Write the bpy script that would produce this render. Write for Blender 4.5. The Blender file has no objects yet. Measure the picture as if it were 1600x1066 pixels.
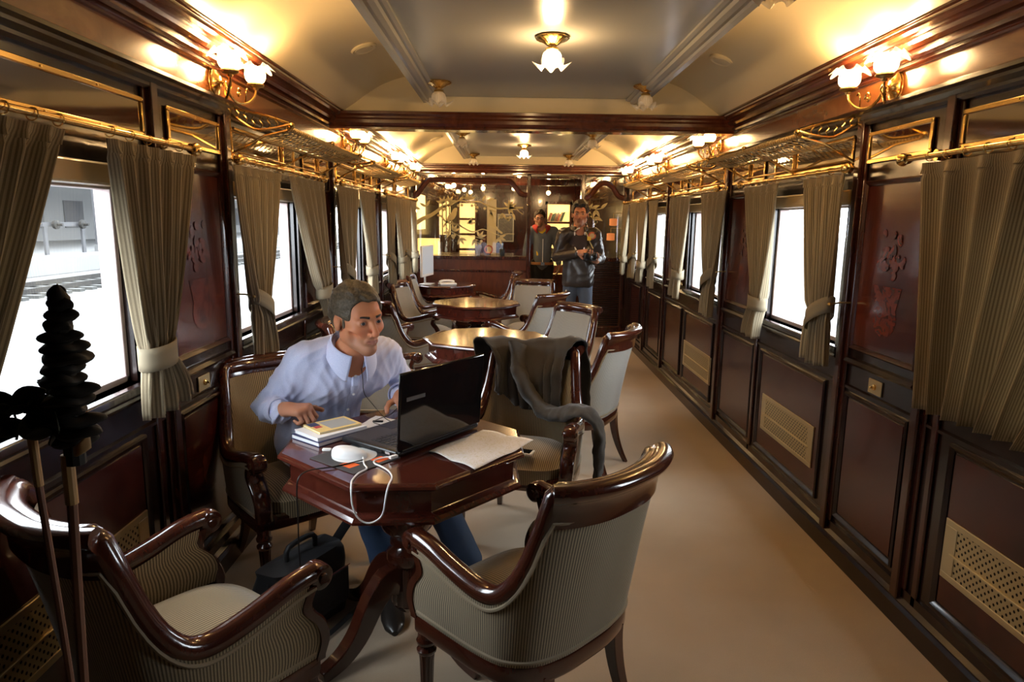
import bpy, bmesh, math, random
import numpy as np
from mathutils import Vector, Matrix
random.seed(4); PI=math.pi
SC=bpy.context.scene; COL=SC.collection
# ------------------------------------------------------------------ materials
def srgb(h):
    c=[int(h[i:i+2],16)/255 for i in (0,2,4)]
    return tuple((x/12.92 if x<=.04045 else ((x+.055)/1.055)**2.4) for x in c)+(1,)
def mat(name,col=(.5,.5,.5,1),rough=.5,metal=0,coat=0,emit=None,es=0,spec=.5,sheen=0,trans=0,ior=1.45,coat_rough=.05):
    m=bpy.data.materials.new(name); m.use_nodes=True
    b=m.node_tree.nodes['Principled BSDF']
    if isinstance(col,str): col=srgb(col)
    if len(col)==3: col=tuple(col)+(1,)
    b.inputs['Base Color'].default_value=col; b.inputs['Roughness'].default_value=rough
    b.inputs['Metallic'].default_value=metal; b.inputs['Coat Weight'].default_value=coat
    b.inputs['Coat Roughness'].default_value=coat_rough
    b.inputs['Specular IOR Level'].default_value=spec; b.inputs['Sheen Weight'].default_value=sheen
    b.inputs['Transmission Weight'].default_value=trans; b.inputs['IOR'].default_value=ior
    if emit:
        b.inputs['Emission Color'].default_value=emit if not isinstance(emit,str) else srgb(emit)
        b.inputs['Emission Strength'].default_value=es
    return m
def N(m,t,**k):
    n=m.node_tree.nodes.new(t)
    for a,v in k.items():
        if a in('operation','blend_type','noise_dimensions','wave_type','bands_direction','data_type','attribute_name','feature','wave_profile','distance'): setattr(n,a,v)
        else: n.inputs[a.replace('_',' ')].default_value=v
    return n
def L(m,a,b): m.node_tree.links.new(a,b)
def BS(m): return m.node_tree.nodes['Principled BSDF']
def ramp(m,fac,stops):
    r=m.node_tree.nodes.new('ShaderNodeValToRGB'); e=r.color_ramp.elements
    while len(e)>1: e.remove(e[-1])
    e[0].position=stops[0][0]; e[0].color=stops[0][1]
    for p,c in stops[1:]:
        q=e.new(p); q.color=c
    L(m,fac,r.inputs[0]); return r.outputs[0]
def c4(s): return srgb(s) if isinstance(s,str) else (tuple(s)+(1,))[:4]
def wood(name,a,b,rough=.28,coat=.6,scale=(3,3,.5),bump=0.02,coat_rough=.08):
    m=mat(name,a,rough,coat=coat,coat_rough=coat_rough)
    tc=N(m,'ShaderNodeTexCoord'); mp=N(m,'ShaderNodeMapping'); mp.inputs['Scale'].default_value=scale
    L(m,tc.outputs['Object'],mp.inputs[0])
    n=N(m,'ShaderNodeTexNoise',Scale=9,Detail=6,Roughness=.6,Distortion=1.2); L(m,mp.outputs[0],n.inputs['Vector'])
    c=ramp(m,n.outputs[0],[(.3,c4(a)),(.7,c4(b))]); L(m,c,BS(m).inputs['Base Color'])
    return m
M={}
M['mahog']=wood('mahogany',(.020,.0055,.004),(.050,.013,.008),.22,.4)
M['mahog_dark']=wood('dark_mahogany',(.007,.0030,.0024),(.017,.0058,.0042),.24,.3)
M['mahog_red']=wood('red_mahogany_panel',(.024,.0045,.004),(.052,.009,.0065),.22,.25,scale=(1,1,.35))
M['frieze']=wood('frieze_veneer',(.13,.042,.012),(.22,.075,.021),.22,.6,scale=(1,.4,1))
M['cornice']=wood('cornice_mahogany',(.055,.011,.0045),(.11,.024,.009),.2,.8,scale=(1,.3,1))
M['chairwood']=wood('chair_mahogany',(.040,.009,.0045),(.062,.014,.0065),.20,.8)
M['tablewood']=wood('table_mahogany',(.045,.008,.005),(.085,.017,.009),.2,.9,scale=(1,4,1))
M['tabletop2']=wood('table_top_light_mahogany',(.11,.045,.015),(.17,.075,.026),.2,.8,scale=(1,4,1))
M['brass']=mat('polished_brass',(.78,.50,.16),.2,1)
M['brass_dark']=mat('aged_brass',(.42,.28,.10),.32,1)
M['brass_plate']=mat('brushed_brass_plate',(.52,.42,.24),.42,.85)
M['black']=mat('black_plastic',(.008,.008,.009),.35)
M['blackgloss']=mat('glossy_black_lid',(.006,.006,.007),.08,coat=.5)
M['white']=mat('white_plastic',(.8,.8,.8),.3)
M['chrome']=mat('chrome',(.8,.8,.8),.12,1)
M['silver']=mat('silver_plastic',(.5,.5,.5),.35,.3)
# inlaid marquetry panel
m=mat('inlay_panel',(.06,.01,.008),.2,coat=.25); M['inlay']=m
tc=N(m,'ShaderNodeTexCoord'); n1=N(m,'ShaderNodeTexNoise',Scale=2.2,Detail=5,Roughness=.6,Distortion=.6)
L(m,tc.outputs['Object'],n1.inputs['Vector'])
L(m,ramp(m,n1.outputs[0],[(.35,c4((.030,.0055,.0045))),(.65,c4((.085,.016,.009)))]),BS(m).inputs['Base Color'])
m=mat('marquetry',(.25,.05,.02),.2,coat=.25); M['marq']=m
tc=N(m,'ShaderNodeTexCoord'); n1=N(m,'ShaderNodeTexNoise',Scale=14,Detail=3,Roughness=.5,Distortion=1)
L(m,tc.outputs['Object'],n1.inputs['Vector'])
L(m,ramp(m,n1.outputs[0],[(.35,c4((.07,.013,.008))),(.5,c4((.13,.022,.011))),(.65,c4((.03,.006,.004)))]),BS(m).inputs['Base Color'])
# striped fabrics (UV.x in metres across the cloth)
def stripes(name,a,b,per,rough=.85,duty=(.45,.6),sheen=.3,noise=.12,bump=.25):
    m=mat(name,a,rough,sheen=sheen,spec=.2)
    uv=N(m,'ShaderNodeUVMap'); sp=N(m,'ShaderNodeSeparateXYZ'); L(m,uv.outputs[0],sp.inputs[0])
    mu=N(m,'ShaderNodeMath',operation='MULTIPLY'); mu.inputs[1].default_value=1/per; L(m,sp.outputs[0],mu.inputs[0])
    pp=N(m,'ShaderNodeMath',operation='PINGPONG'); pp.inputs[1].default_value=.5; L(m,mu.outputs[0],pp.inputs[0])
    m2=N(m,'ShaderNodeMath',operation='MULTIPLY'); m2.inputs[1].default_value=2; L(m,pp.outputs[0],m2.inputs[0])
    c=ramp(m,m2.outputs[0],[(duty[0],c4(a)),(duty[1],c4(b))])
    nn=N(m,'ShaderNodeTexNoise',Scale=260,Detail=2); tc=N(m,'ShaderNodeTexCoord'); L(m,tc.outputs['Object'],nn.inputs['Vector'])
    mx=m.node_tree.nodes.new('ShaderNodeMix'); mx.data_type='RGBA'; mx.blend_type='MULTIPLY'; mx.inputs[0].default_value=noise*2
    L(m,c,mx.inputs[6]); L(m,nn.outputs[0],mx.inputs[7]); L(m,mx.outputs[2],BS(m).inputs['Base Color'])
    if bump:
        bp=N(m,'ShaderNodeBump',Strength=bump,Distance=.001); L(m,m2.outputs[0],bp.inputs['Height']); L(m,bp.outputs[0],BS(m).inputs['Normal'])
    return m
M['fabric']=stripes('striped_upholstery',(.35,.262,.150),(.11,.082,.045),.0085)
M['fabric_plain']=stripes('grey_striped_upholstery',(.40,.38,.335),(.26,.24,.205),.007)
M['piping']=mat('upholstery_braid',(.25,.195,.125),.85)
def curtain_mat():
    m=stripes('striped_curtain',(.44,.36,.235),(.24,.19,.12),.013,sheen=.2,noise=.1,bump=.2)
    nt=m.node_tree; out=[n for n in nt.nodes if n.type=='OUTPUT_MATERIAL'][0]
    tr=nt.nodes.new('ShaderNodeBsdfTranslucent'); mxs=nt.nodes.new('ShaderNodeMixShader'); mxs.inputs[0].default_value=.25
    base=BS(m).inputs['Base Color'].links[0].from_socket
    L(m,base,tr.inputs[0]); L(m,BS(m).outputs[0],mxs.inputs[1]); L(m,tr.outputs[0],mxs.inputs[2]); L(m,mxs.outputs[0],out.inputs[0])
    return m
M['curtain']=curtain_mat()
M['tieband']=mat('curtain_tie_band',(.19,.155,.10),.85)
# carpet
m=mat('beige_carpet',(.4,.33,.25),.95,spec=.1,sheen=.2); M['carpet']=m
tc=N(m,'ShaderNodeTexCoord'); n1=N(m,'ShaderNodeTexNoise',Scale=1.6,Detail=4); n2=N(m,'ShaderNodeTexNoise',Scale=420,Detail=2)
for q in(n1,n2): L(m,tc.outputs['Object'],q.inputs['Vector'])
ca=ramp(m,n1.outputs[0],[(.3,c4((.46,.345,.235))),(.7,c4((.54,.42,.30)))])
mx=N(m,'ShaderNodeMix',data_type='RGBA',blend_type='MULTIPLY'); mx.inputs[0].default_value=.35
L(m,ca,mx.inputs[6]); L(m,n2.outputs[0],mx.inputs[7]); L(m,mx.outputs[2],BS(m).inputs['Base Color'])
bp=N(m,'ShaderNodeBump',Strength=.35,Distance=.004); L(m,n2.outputs[0],bp.inputs['Height']); L(m,bp.outputs[0],BS(m).inputs['Normal'])
M['vault']=mat('cream_ceiling_enamel',(.74,.64,.42),.33,coat=.15,coat_rough=.25)
M['lunette']=mat('cream_ceiling_enamel_flat',(.68,.60,.42),.5)
M['cpanel']=mat('grey_ceiling_enamel',(.34,.345,.34),.27,coat=.25,coat_rough=.15)
M['mirror']=mat('smoked_mirror',(.55,.50,.44),.06,1)
def thin_glass(name,tint=(1,1,1,1),gl=.08,rough=.0):
    m=bpy.data.materials.new(name); m.use_nodes=True; nt=m.node_tree; nt.nodes.remove(BS(m))
    out=[n for n in nt.nodes if n.type=='OUTPUT_MATERIAL'][0]
    t=nt.nodes.new('ShaderNodeBsdfTransparent'); t.inputs[0].default_value=tint
    g=nt.nodes.new('ShaderNodeBsdfGlossy'); g.inputs['Roughness'].default_value=rough
    x=nt.nodes.new('ShaderNodeMixShader'); x.inputs[0].default_value=gl
    L(m,t.outputs[0],x.inputs[1]); L(m,g.outputs[0],x.inputs[2]); L(m,x.outputs[0],out.inputs[0]); return m
M['pane']=thin_glass('window_glass',gl=.05)
M['barglass']=thin_glass('partition_glass',gl=.12)
def glow_glass(name,col,es,tr=.45):
    m=bpy.data.materials.new(name); m.use_nodes=True; nt=m.node_tree; b=BS(m)
    b.inputs['Base Color'].default_value=(.9,.85,.75,1); b.inputs['Roughness'].default_value=.25
    b.inputs['Emission Color'].default_value=col; b.inputs['Emission Strength'].default_value=es
    out=[n for n in nt.nodes if n.type=='OUTPUT_MATERIAL'][0]
    t=nt.nodes.new('ShaderNodeBsdfTransparent'); x=nt.nodes.new('ShaderNodeMixShader'); x.inputs[0].default_value=1-tr
    L(m,t.outputs[0],x.inputs[1]); L(m,b.outputs[0],x.inputs[2]); L(m,x.outputs[0],out.inputs[0]); return m
M['shade_on']=glow_glass('lit_glass_shade',(1,.70,.34,1),5.0,.45)
M['shade_rim']=glow_glass('lit_glass_shade_rim',(1,.72,.38,1),1.3,.55)
M['shade_off']=glow_glass('unlit_glass_shade',(1,.8,.5,1),0,.5)
M['bulb']=mat('lit_bulb',(1,.9,.7),.4,emit=(1,.66,.30,1),es=60)
# ------------------------------------------------------------------ mesh builder
class MB:
    def __init__(s): s.v=[]; s.f=[]; s.uv=[]; s.mi=[]; s.hasuv=False; s.cm=0
    def add(s,vs,fs,uvs=None):
        o=len(s.v); s.v+= [tuple(p) for p in vs]
        for k,f in enumerate(fs):
            s.f.append(tuple(o+i for i in f)); s.mi.append(s.cm)
            s.uv.append([uvs[i] for i in f] if uvs is not None else None)
        if uvs is not None: s.hasuv=True
        return s
    def box(s,x0,y0,z0,x1,y1,z1):
        if x0>x1:x0,x1=x1,x0
        if y0>y1:y0,y1=y1,y0
        if z0>z1:z0,z1=z1,z0
        v=[(x,y,z) for x in(x0,x1) for y in(y0,y1) for z in(z0,z1)]
        return s.add(v,[(0,1,3,2),(4,6,7,5),(0,4,5,1),(2,3,7,6),(0,2,6,4),(1,5,7,3)])
    def grid(s,fn,nu,nv,cu=False,cv=False,uv=None,flip=False):
        nU=nu if cu else nu+1; nV=nv if cv else nv+1
        vs=[];us=[]
        for i in range(nU):
            for j in range(nV):
                vs.append(fn(i/nu,j/nv)); us.append(uv(i/nu,j/nv) if uv else (0,0))
        fs=[]
        for i in range(nu):
            for j in range(nv):
                a=i*nV+j; b=((i+1)%nU)*nV+j; c=((i+1)%nU)*nV+(j+1)%nV; d=i*nV+(j+1)%nV
                fs.append((a,d,c,b) if flip else (a,b,c,d))
        return s.add(vs,fs,us if uv else None)
    def lathe(s,prof,c=(0,0,0),ax='z',n=20,mod=None,cap=True):
        # prof: list of (r, h)
        def P(r,h,a):
            if mod: r=r*mod(a,h)
            x,y=r*math.cos(a),r*math.sin(a)
            if ax=='z': return (c[0]+x,c[1]+y,c[2]+h)
            if ax=='x': return (c[0]+h,c[1]+x,c[2]+y)
            return (c[0]+y,c[1]+h,c[2]+x)
        vs=[P(r,h,2*PI*k/n) for r,h in prof for k in range(n)]
        fs=[(i*n+k,i*n+(k+1)%n,(i+1)*n+(k+1)%n,(i+1)*n+k) for i in range(len(prof)-1) for k in range(n)]
        if cap:
            if prof[0][0]>1e-5: fs.append(tuple(range(n))[::-1])
            if prof[-1][0]>1e-5: fs.append(tuple((len(prof)-1)*n+k for k in range(n)))
        return s.add(vs,fs)
    def tube(s,pts,r,n=8,closed=False,cap=True,flat=1.0,up=None):
        pts=[Vector(p) for p in pts]; m=len(pts); R=r if hasattr(r,'__len__') else [r]*m
        vs=[];prev=None
        for i,p in enumerate(pts):
            if closed: t=pts[(i+1)%m]-pts[i-1]
            else: t=pts[min(i+1,m-1)]-pts[max(i-1,0)]
            if t.length<1e-9: t=Vector((0,0,1))
            t.normalize()
            if up is not None:
                q=Vector(up); 
            elif prev is not None: q=prev
            else: q=Vector((0,0,1)) if abs(t.z)<.9 else Vector((1,0,0))
            nrm=q-t*q.dot(t)
            if nrm.length<1e-6: nrm=t.orthogonal()
            nrm.normalize()
            if up is None: prev=nrm
            b=t.cross(nrm)
            for k in range(n):
                a=2*PI*k/n; vs.append(p+nrm*(math.cos(a)*R[i])+b*(math.sin(a)*R[i]*flat))
        fs=[]
        for i in range(m if closed else m-1):
            j=(i+1)%m
            for k in range(n): fs.append((i*n+k,i*n+(k+1)%n,j*n+(k+1)%n,j*n+k))
        if cap and not closed: fs+= [tuple(range(n))[::-1],tuple((m-1)*n+k for k in range(n))]
        return s.add(vs,fs)
    def sweep(s,frames,prof,closed=False,cap=True,uv=False):
        # frames: (origin, A axis, B axis); prof: closed polygon (a,b)
        n=len(prof); vs=[];us=[]
        d=0
        for i,(o,A,B) in enumerate(frames):
            if i: d+=(Vector(o)-Vector(frames[i-1][0])).length
            for k,(a,b) in enumerate(prof):
                vs.append(Vector(o)+Vector(A)*a+Vector(B)*b); us.append((k*.01,d))
        m=len(frames);fs=[]
        for i in range(m if closed else m-1):
            j=(i+1)%m
            for k in range(n): fs.append((i*n+k,i*n+(k+1)%n,j*n+(k+1)%n,j*n+k))
        if cap and not closed: fs+= [tuple(range(n))[::-1],tuple((m-1)*n+k for k in range(n))]
        return s.add(vs,fs,us if uv else None)
    def prism(s,poly,z0,z1):
        n=len(poly); vs=[(x,y,z0) for x,y in poly]+[(x,y,z1) for x,y in poly]
        return s.add(vs,[tuple(range(n))[::-1],tuple(range(n,2*n))]+[(i,(i+1)%n,n+(i+1)%n,n+i) for i in range(n)])
    def ell(s,c,r,n=16,m=10,rot=None):
        R=rot or Matrix.Identity(3)
        return s.grid(lambda u,v:Vector(c)+R@Vector((r[0]*math.cos(2*PI*u)*math.sin(PI*v),r[1]*math.sin(2*PI*u)*math.sin(PI*v),-r[2]*math.cos(PI*v))),n,m,cu=True)
    def rot(s,ang,c=(0,0),start=0):
        ca,sa=math.cos(ang),math.sin(ang)
        s.v=[p if i<start else (c[0]+(p[0]-c[0])*ca-(p[1]-c[1])*sa,c[1]+(p[0]-c[0])*sa+(p[1]-c[1])*ca,p[2]) for i,p in enumerate(s.v)]
        return s
    def xf(s,mtx,start=0):
        s.v=[p if i<start else tuple(mtx@Vector(p)) for i,p in enumerate(s.v)]; return s
    def build(s,name,m,parent=None,smooth=True,bevel=0,loc=None,seg=2,wn=False,ang=35,fixn=True):
        if loc is not None: s.v=[(p[0]-loc[0],p[1]-loc[1],p[2]-loc[2]) for p in s.v]
        me=bpy.data.meshes.new(name); me.from_pydata(s.v,[],s.f)
        ms=m if isinstance(m,(list,tuple)) else [m]
        for q in ms: me.materials.append(M[q] if isinstance(q,str) else q)
        if s.hasuv:
            uvl=me.uv_layers.new(name='UVMap'); i=0
            for f,u in zip(s.f,s.uv):
                for k in range(len(f)):
                    uvl.data[i].uv=u[k] if u else (0,0); i+=1
        for p,k in zip(me.polygons,s.mi): p.material_index=k
        if fixn:
            bm=bmesh.new(); bm.from_mesh(me); bmesh.ops.recalc_face_normals(bm,faces=bm.faces); bm.to_mesh(me); bm.free()
        if smooth:
            me.polygons.foreach_set('use_smooth',[True]*len(me.polygons))
            me.set_sharp_from_angle(angle=math.radians(ang))
        me.update(); o=bpy.data.objects.new(name,me); COL.objects.link(o)
        if parent: o.parent=parent
        if loc is not None: o.location=loc
        if bevel:
            b=o.modifiers.new('bev','BEVEL'); b.width=bevel; b.segments=seg; b.limit_method='ANGLE'; b.angle_limit=math.radians(40)
        return o
def bx(*a): return MB().box(*a)
def tag(o,label=None,cat=None,group=None,kind=None):
    if label: o['label']=label
    if cat: o['category']=cat
    if group: o['group']=group
    if kind: o['kind']=kind
    return o
def thing(name,loc,label,cat,group=None,rz=0):
    o=bpy.data.objects.new(name,None); COL.objects.link(o); o.location=loc; o.rotation_euler=(0,0,rz)
    o.empty_display_size=.05
    return tag(o,label,cat,group)
KIDS={}
def copy_tree(o,parent=None):
    c=o.copy(); COL.objects.link(c)
    if parent: c.parent=parent
    for ch in [x for x in COL.objects if x.parent==o]: copy_tree(ch,c)
    return c
def struct(o): o['kind']='structure'; return o
def lerp(a,b,t): return a+(b-a)*t
def cr(pts,t):
    # catmull-rom on list of tuples, t in 0..1 over uniform knots
    n=len(pts)-1; x=min(max(t,0),1)*n; i=min(int(x),n-1); f=x-i
    p0=pts[max(i-1,0)];p1=pts[i];p2=pts[i+1];p3=pts[min(i+2,n)]
    return tuple(.5*((2*b)+(-a+c)*f+(2*a-5*b+4*c-d)*f*f+(-a+3*b-3*c+d)*f**3) for a,b,c,d in zip(p0,p1,p2,p3))
def crs(pts,n): return [cr(pts,i/n) for i in range(n+1)]
def interp(x,xs,ys):
    return float(np.interp(x,xs,ys))
def sm(xs,ys,x):
    # smooth (monotone-ish) interpolation
    for i in range(len(xs)-1):
        if x<=xs[i+1] or i==len(xs)-2:
            t=(x-xs[i])/(xs[i+1]-xs[i]); t=min(max(t,0),1)
            d=lambda k:(0 if k in(0,len(xs)-1) else (ys[k+1]-ys[k-1])/(xs[k+1]-xs[k-1]))
            h=xs[i+1]-xs[i]; a,b=ys[i],ys[i+1]; m0,m1=d(i)*h,d(i+1)*h
            return (2*t**3-3*t*t+1)*a+(t**3-2*t*t+t)*m0+(-2*t**3+3*t*t)*b+(t**3-t*t)*m1
SKY=11; ELC=13; ELW=5.6; EXPO=.82
# ------------------------------------------------------------------ camera
cd=bpy.data.cameras.new('camera'); cam=bpy.data.objects.new('camera',cd); COL.objects.link(cam)
SC.camera=cam; cd.sensor_width=36; cd.lens=1058.6*36/1600; cd.clip_start=.05; cd.clip_end=300
_P,_Y,_R=.1756,-.0086,.0135
_F=Vector((math.sin(-_Y)*math.cos(_P),math.cos(_Y)*math.cos(_P),-math.sin(_P)))
_r=Vector((math.cos(_Y),math.sin(_Y),0)); _u=_r.cross(_F)
_r2=_r*math.cos(_R)+_u*math.sin(_R); _u2=-_r*math.sin(_R)+_u*math.cos(_R)
mm=Matrix((_r2,_u2,-_F)).transposed().to_4x4(); mm.translation=Vector((-.153,0,1.5)); cam.matrix_world=mm
SC.view_settings.view_transform='Standard'; SC.view_settings.look='None'; SC.view_settings.gamma=1; SC.view_settings.exposure=EXPO
# ------------------------------------------------------------------ room shell
W=1.37; Y0=-1.2; YP=8.85; YE=12.6
# windows: (y0,y1)
WIN=[(1.22,2.22),(3.06,3.97),(4.84,5.72),(6.58,7.22),(7.62,8.30)]
WZ0,WZ1=.955,1.60
POST=[2.385,2.985,4.75,6.50,7.42]
NARROW=[(2.43,2.95),(4.05,4.70),(5.80,6.45)]
struct(bx(-1.6,Y0,-.06,1.6,YE,0).build('floor','carpet'))
def frame_mould(mb,s,y0,y1,z0,z1,w=.022,d=.014,x=W):
    # raised picture-frame moulding around a panel on side wall s
    pr=[(0,0),(0,d*.6),(w*.3,d),(w*.6,d*.75),(w,d*.3),(w,0)]
    c=[(y0,z0,1,1),(y1,z0,-1,1),(y1,z1,-1,-1),(y0,z1,1,-1)]
    fr=[((s*x,y,z),(0,a,b),(-s,0,0)) for y,z,a,b in c]
    mb.sweep(fr,pr,closed=True,cap=False)
for s,side in((-1,'left'),(1,'right')):
    w=MB(); X0,X1=s*W,s*(W+.09)
    w.box(X0,Y0,0,X1,YP,WZ0); w.box(X0,Y0,WZ1,X1,YP,2.5)
    ys=[Y0]+[q for a in WIN for q in a]+[YP]
    for a,b in zip(ys[::2],ys[1::2]): w.box(X0,a,WZ0,X1,b,WZ1)
    wall=struct(w.build('wall_'+side,'mahog_dark'))
    # stiles / posts as wall trim
    t=MB()
    for y in POST:
        t.box(s*(W+.001),y-.045,.10,s*(W-.012),y+.045,1.955)
        t.box(s*(W+.001),y-.024,.10,s*(W-.03),y+.024,1.955)
    for a,b in WIN[:]:
        if b<4.5: t.box(s*(W+.001),b+.05,.10,s*(W-.012),b+.085,.93)
    struct(t.build('trim_1' if s<0 else 'trim_2','mahog',bevel=.006))
    # base plinth, chair rail, top rail
    t=MB()
    def run(prof,xx=W): # prof (out, z) swept along y
        t.sweep([((s*xx,Y0,0),(-s,0,0),(0,0,1)),((s*xx,YP,0),(-s,0,0),(0,0,1))],prof)
    run([(-.02,0),(.030,0),(.030,.075),(.022,.09),(.026,.10),(.012,.115),(.012,.15),(-.02,.15)])
    struct(t.build('baseboard_'+side,'mahog_dark',ang=20))
    t=MB()
    for (a,b) in zip([Y0]+[p+.045 for p in POST],[p-.045 for p in POST]+[YP]):
        pr=[(-.005,.895),(.016,.90),(.026,.912),(.016,.926),(-.005,.93)]
        t.sweep([((s*W,a,0),(-s,0,0),(0,0,1)),((s*W,b,0),(-s,0,0),(0,0,1))],pr)
        pr=[(-.005,.79),(.010,.79),(.010,.80),(-.005,.81)]
        t.sweep([((s*W,a,0),(-s,0,0),(0,0,1)),((s*W,b,0),(-s,0,0),(0,0,1))],pr)
    struct(t.build('trim_3' if s<0 else 'trim_4','mahog_dark',ang=20))
    # panels
    t=MB(); t2=MB(); t3=MB()
    low=[(a+.04,b-.0) for a,b in WIN]+NARROW
    for a,b in low:
        t.box(s*(W+.001),a+.05,.21,s*(W-.004),b-.05,.745); frame_mould(t2,s,a+.02,b-.02,.18,.775)
    struct(t.build('lower_panels','mahog_red',wall)); struct(t2.build('panel_mouldings','mahog_dark',wall,ang=25))
    for a,b in NARROW:
        t3.box(s*(W+.001),a+.04,.99,s*(W-.004),b-.04,1.66)
    struct(t3.build('inlay_panels','inlay',wall))
    t=MB()
    for a,b in NARROW: frame_mould(t,s,a+.015,b-.015,.965,1.685)
    struct(t.build('inlay_panel_mouldings','mahog',wall,ang=25))
    # marquetry flower urn on every inlay panel
    for a,b in NARROW:
        t=MB(); yc=(a+b)/2; rr=random.Random(int(a*10)); dz=[0]
        def disc(y,z,ry,rz,n=14,rot=0.):
            pts=[(y+ry*math.cos(q)*math.cos(rot)-rz*math.sin(q)*math.sin(rot),z+ry*math.cos(q)*math.sin(rot)+rz*math.sin(q)*math.cos(rot)) for q in [2*PI*k/n for k in range(n)]]
            dz[0]+=.00012; t.add([(s*(W-.0052-dz[0]),p,q) for p,q in pts],[tuple(range(n))])
        disc(yc,1.13,.085,.075); disc(yc,1.215,.06,.03)
        dz[0]+=.00012; t.add([(s*(W-.0052-dz[0]),yc+p,q) for p,q in((-.07,1.16),(.07,1.16),(.10,1.26),(-.10,1.26))],[(0,1,2,3)])
        for k in range(24):
            q=rr.random()*PI; d=rr.uniform(.04,.16)
            disc(yc+math.cos(q)*d*.62,1.30+math.sin(q)*d*1.35,rr.uniform(.014,.028),rr.uniform(.012,.02),8,rr.random()*3)
        struct(t.build('marquetry_urn','marq',wall,smooth=False))
    if s<0:
        t=MB(); yc,zc=2.62,.50; X=s*(W-.0048)
        for pts in ([(-.085,0),(-.06,.012),(-.02,.008),(0,.016),(.02,.008),(.06,.012),(.085,0),(.06,-.012),(.02,-.008),(0,-.016),(-.02,-.008),(-.06,-.012)],[(0,.075),(.022,.03),(.012,0),(.022,-.03),(0,-.075),(-.022,-.03),(-.012,0),(-.022,.03)]):
            t.add([(X,yc+p,zc+q) for p,q in pts],[tuple(range(len(pts)))]); X+=.0003
        struct(t.build('inlay_spindle','marq',wall,smooth=False))
    # frieze, lower moulding and cornice
    t=MB(); t.box(s*(W+.02),Y0,1.97,s*(W-.03),YP,2.10)
    struct(t.build('trim_5' if s<0 else 'trim_6','frieze'))
    t=MB(); run([(-.02,1.915),(.020,1.915),(.028,1.925),(.028,1.935),(.045,1.948),(.045,1.958),(.058,1.966),(.056,1.978),(.040,1.984),(.030,1.990),(-.02,1.99)])
    struct(t.build('trim_7' if s<0 else 'trim_8','mahog_dark',ang=20))
    t=MB(); run([(-.02,2.075),(.045,2.075),(.050,2.080),(.046,2.086),(.036,2.088),(.036,2.094),(.058,2.096),(.070,2.104),(.072,2.112),(.060,2.116),(.060,2.122),(.084,2.124),(.098,2.134),(.104,2.146),(.098,2.152),(.098,2.158),(.122,2.160),(.134,2.168),(.136,2.176),(.126,2.180),(.126,2.184),(.150,2.187),(.150,2.195),(-.02,2.2)])
    struct(t.build('trim_9' if s<0 else 'trim_10','cornice',ang=20))
# ---- ceiling: vaults, hanging centre panel, lunettes, beams
AR=[(1.25,2.175),(1.16,2.235),(1.06,2.305),(.95,2.365),(.80,2.412),(.62,2.44),(.3,2.455),(0,2.46)]
A2=[(cr(AR,k/32)) for k in range(33)]
A2=[(x,z) for x,z in A2]; full=A2+[(-x,z) for x,z in A2[::-1][1:]]
t=MB(); n=len(full)
t.add([(x,Y0,z) for x,z in full]+[(x,YE,z) for x,z in full],[(i,i+1,n+i+1,n+i) for i in range(n-1)])
t.add([(x,Y0,z+.03) for x,z in full]+[(x,YE,z+.03) for x,z in full],[(i,i+1,n+i+1,n+i) for i in range(n-1)])
struct(t.build('ceiling','vault',fixn=False))
BEAM=[.50,4.60,8.68]
def lunette(y,yy):
    t=MB(); t.add([(x,y,z) for x,z in full]+[(-1.25,y,2.15),(1.25,y,2.15)],[tuple(range(n))+(n,n+1)])
    t.add([(x,yy,z) for x,z in full]+[(-1.25,yy,2.15),(1.25,yy,2.15)],[tuple(range(n))+(n,n+1)])
    return t
k=11
for y in BEAM:
    struct(lunette(y,y+.10).build('trim_%d'%k,'lunette',smooth=False)); k+=1
    t=MB()
    pr=[(0,2.078),(-.012,2.078),(-.012,2.09),(-.022,2.098),(-.030,2.115),(-.030,2.135),(-.04,2.145),(-.04,2.155),(-.052,2.168),(-.052,2.184),(-.035,2.19),(0,2.195)]
    pr=pr+[(.10-a,z) for a,z in pr[::-1]]
    t.sweep([((-1.32,y,0),(0,1,0),(0,0,1)),((1.32,y,0),(0,1,0),(0,0,1))],pr)
    struct(t.build('trim_%d'%k,'cornice',ang=20)); k+=1
ZP=2.285
for y0,y1 in((.62,4.585),(4.72,8.66)):
    t=MB(); t.box(-.60,y0,ZP,.60,y1,ZP+.03)
    cp=struct(t.build('ceiling_panel_%d'%(1 if y0<2 else 2),'cpanel')); cp.name='trim_%d'%k; k+=1
    t=MB()
    pr=[(.60,ZP+.02),(.60,ZP-.010),(.615,ZP-.016),(.628,ZP-.014),(.634,ZP-.028),(.655,ZP-.034),(.672,ZP-.032),(.680,ZP-.04),(.705,ZP-.042),(.712,ZP-.03),(.712,2.43),(.60,2.43)]
    for s in(-1,1):
        t.sweep([((0,y0,0),(s,0,0),(0,0,1)),((0,y1,0),(s,0,0),(0,0,1))],pr)
    struct(t.build('trim_%d'%k,'cpanel',ang=20)); k+=1
# round loudspeaker covers in the vault
for i,(x,y,z) in enumerate([(-.915,3.75,2.376),(.975,3.79,2.354),(-.94,7.6,2.366),(.95,7.6,2.363)]):
    th=thing('ceiling_speaker',(x,y,z),['round cream vent cover in the left ceiling vault, nearer one','round cream vent cover in the right ceiling vault, nearer one','round cream vent cover in the left vault beyond the first cross beam','round cream vent cover in the right vault beyond the first cross beam'][i],'vent')
    r1=MB().lathe([(.0,-.006),(.052,-.006),(.062,-.010),(.070,-.004),(.070,.012)],n=28).build('rim','vault',th)
    r2=MB().lathe([(.0,-.012),(.048,-.010),(.05,-.004)],n=24).build('disc','lunette',th)
    th.rotation_euler=(0,(.62 if x<0 else -.62)*-1 if False else (-.31 if x<0 else .31),0)
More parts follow.
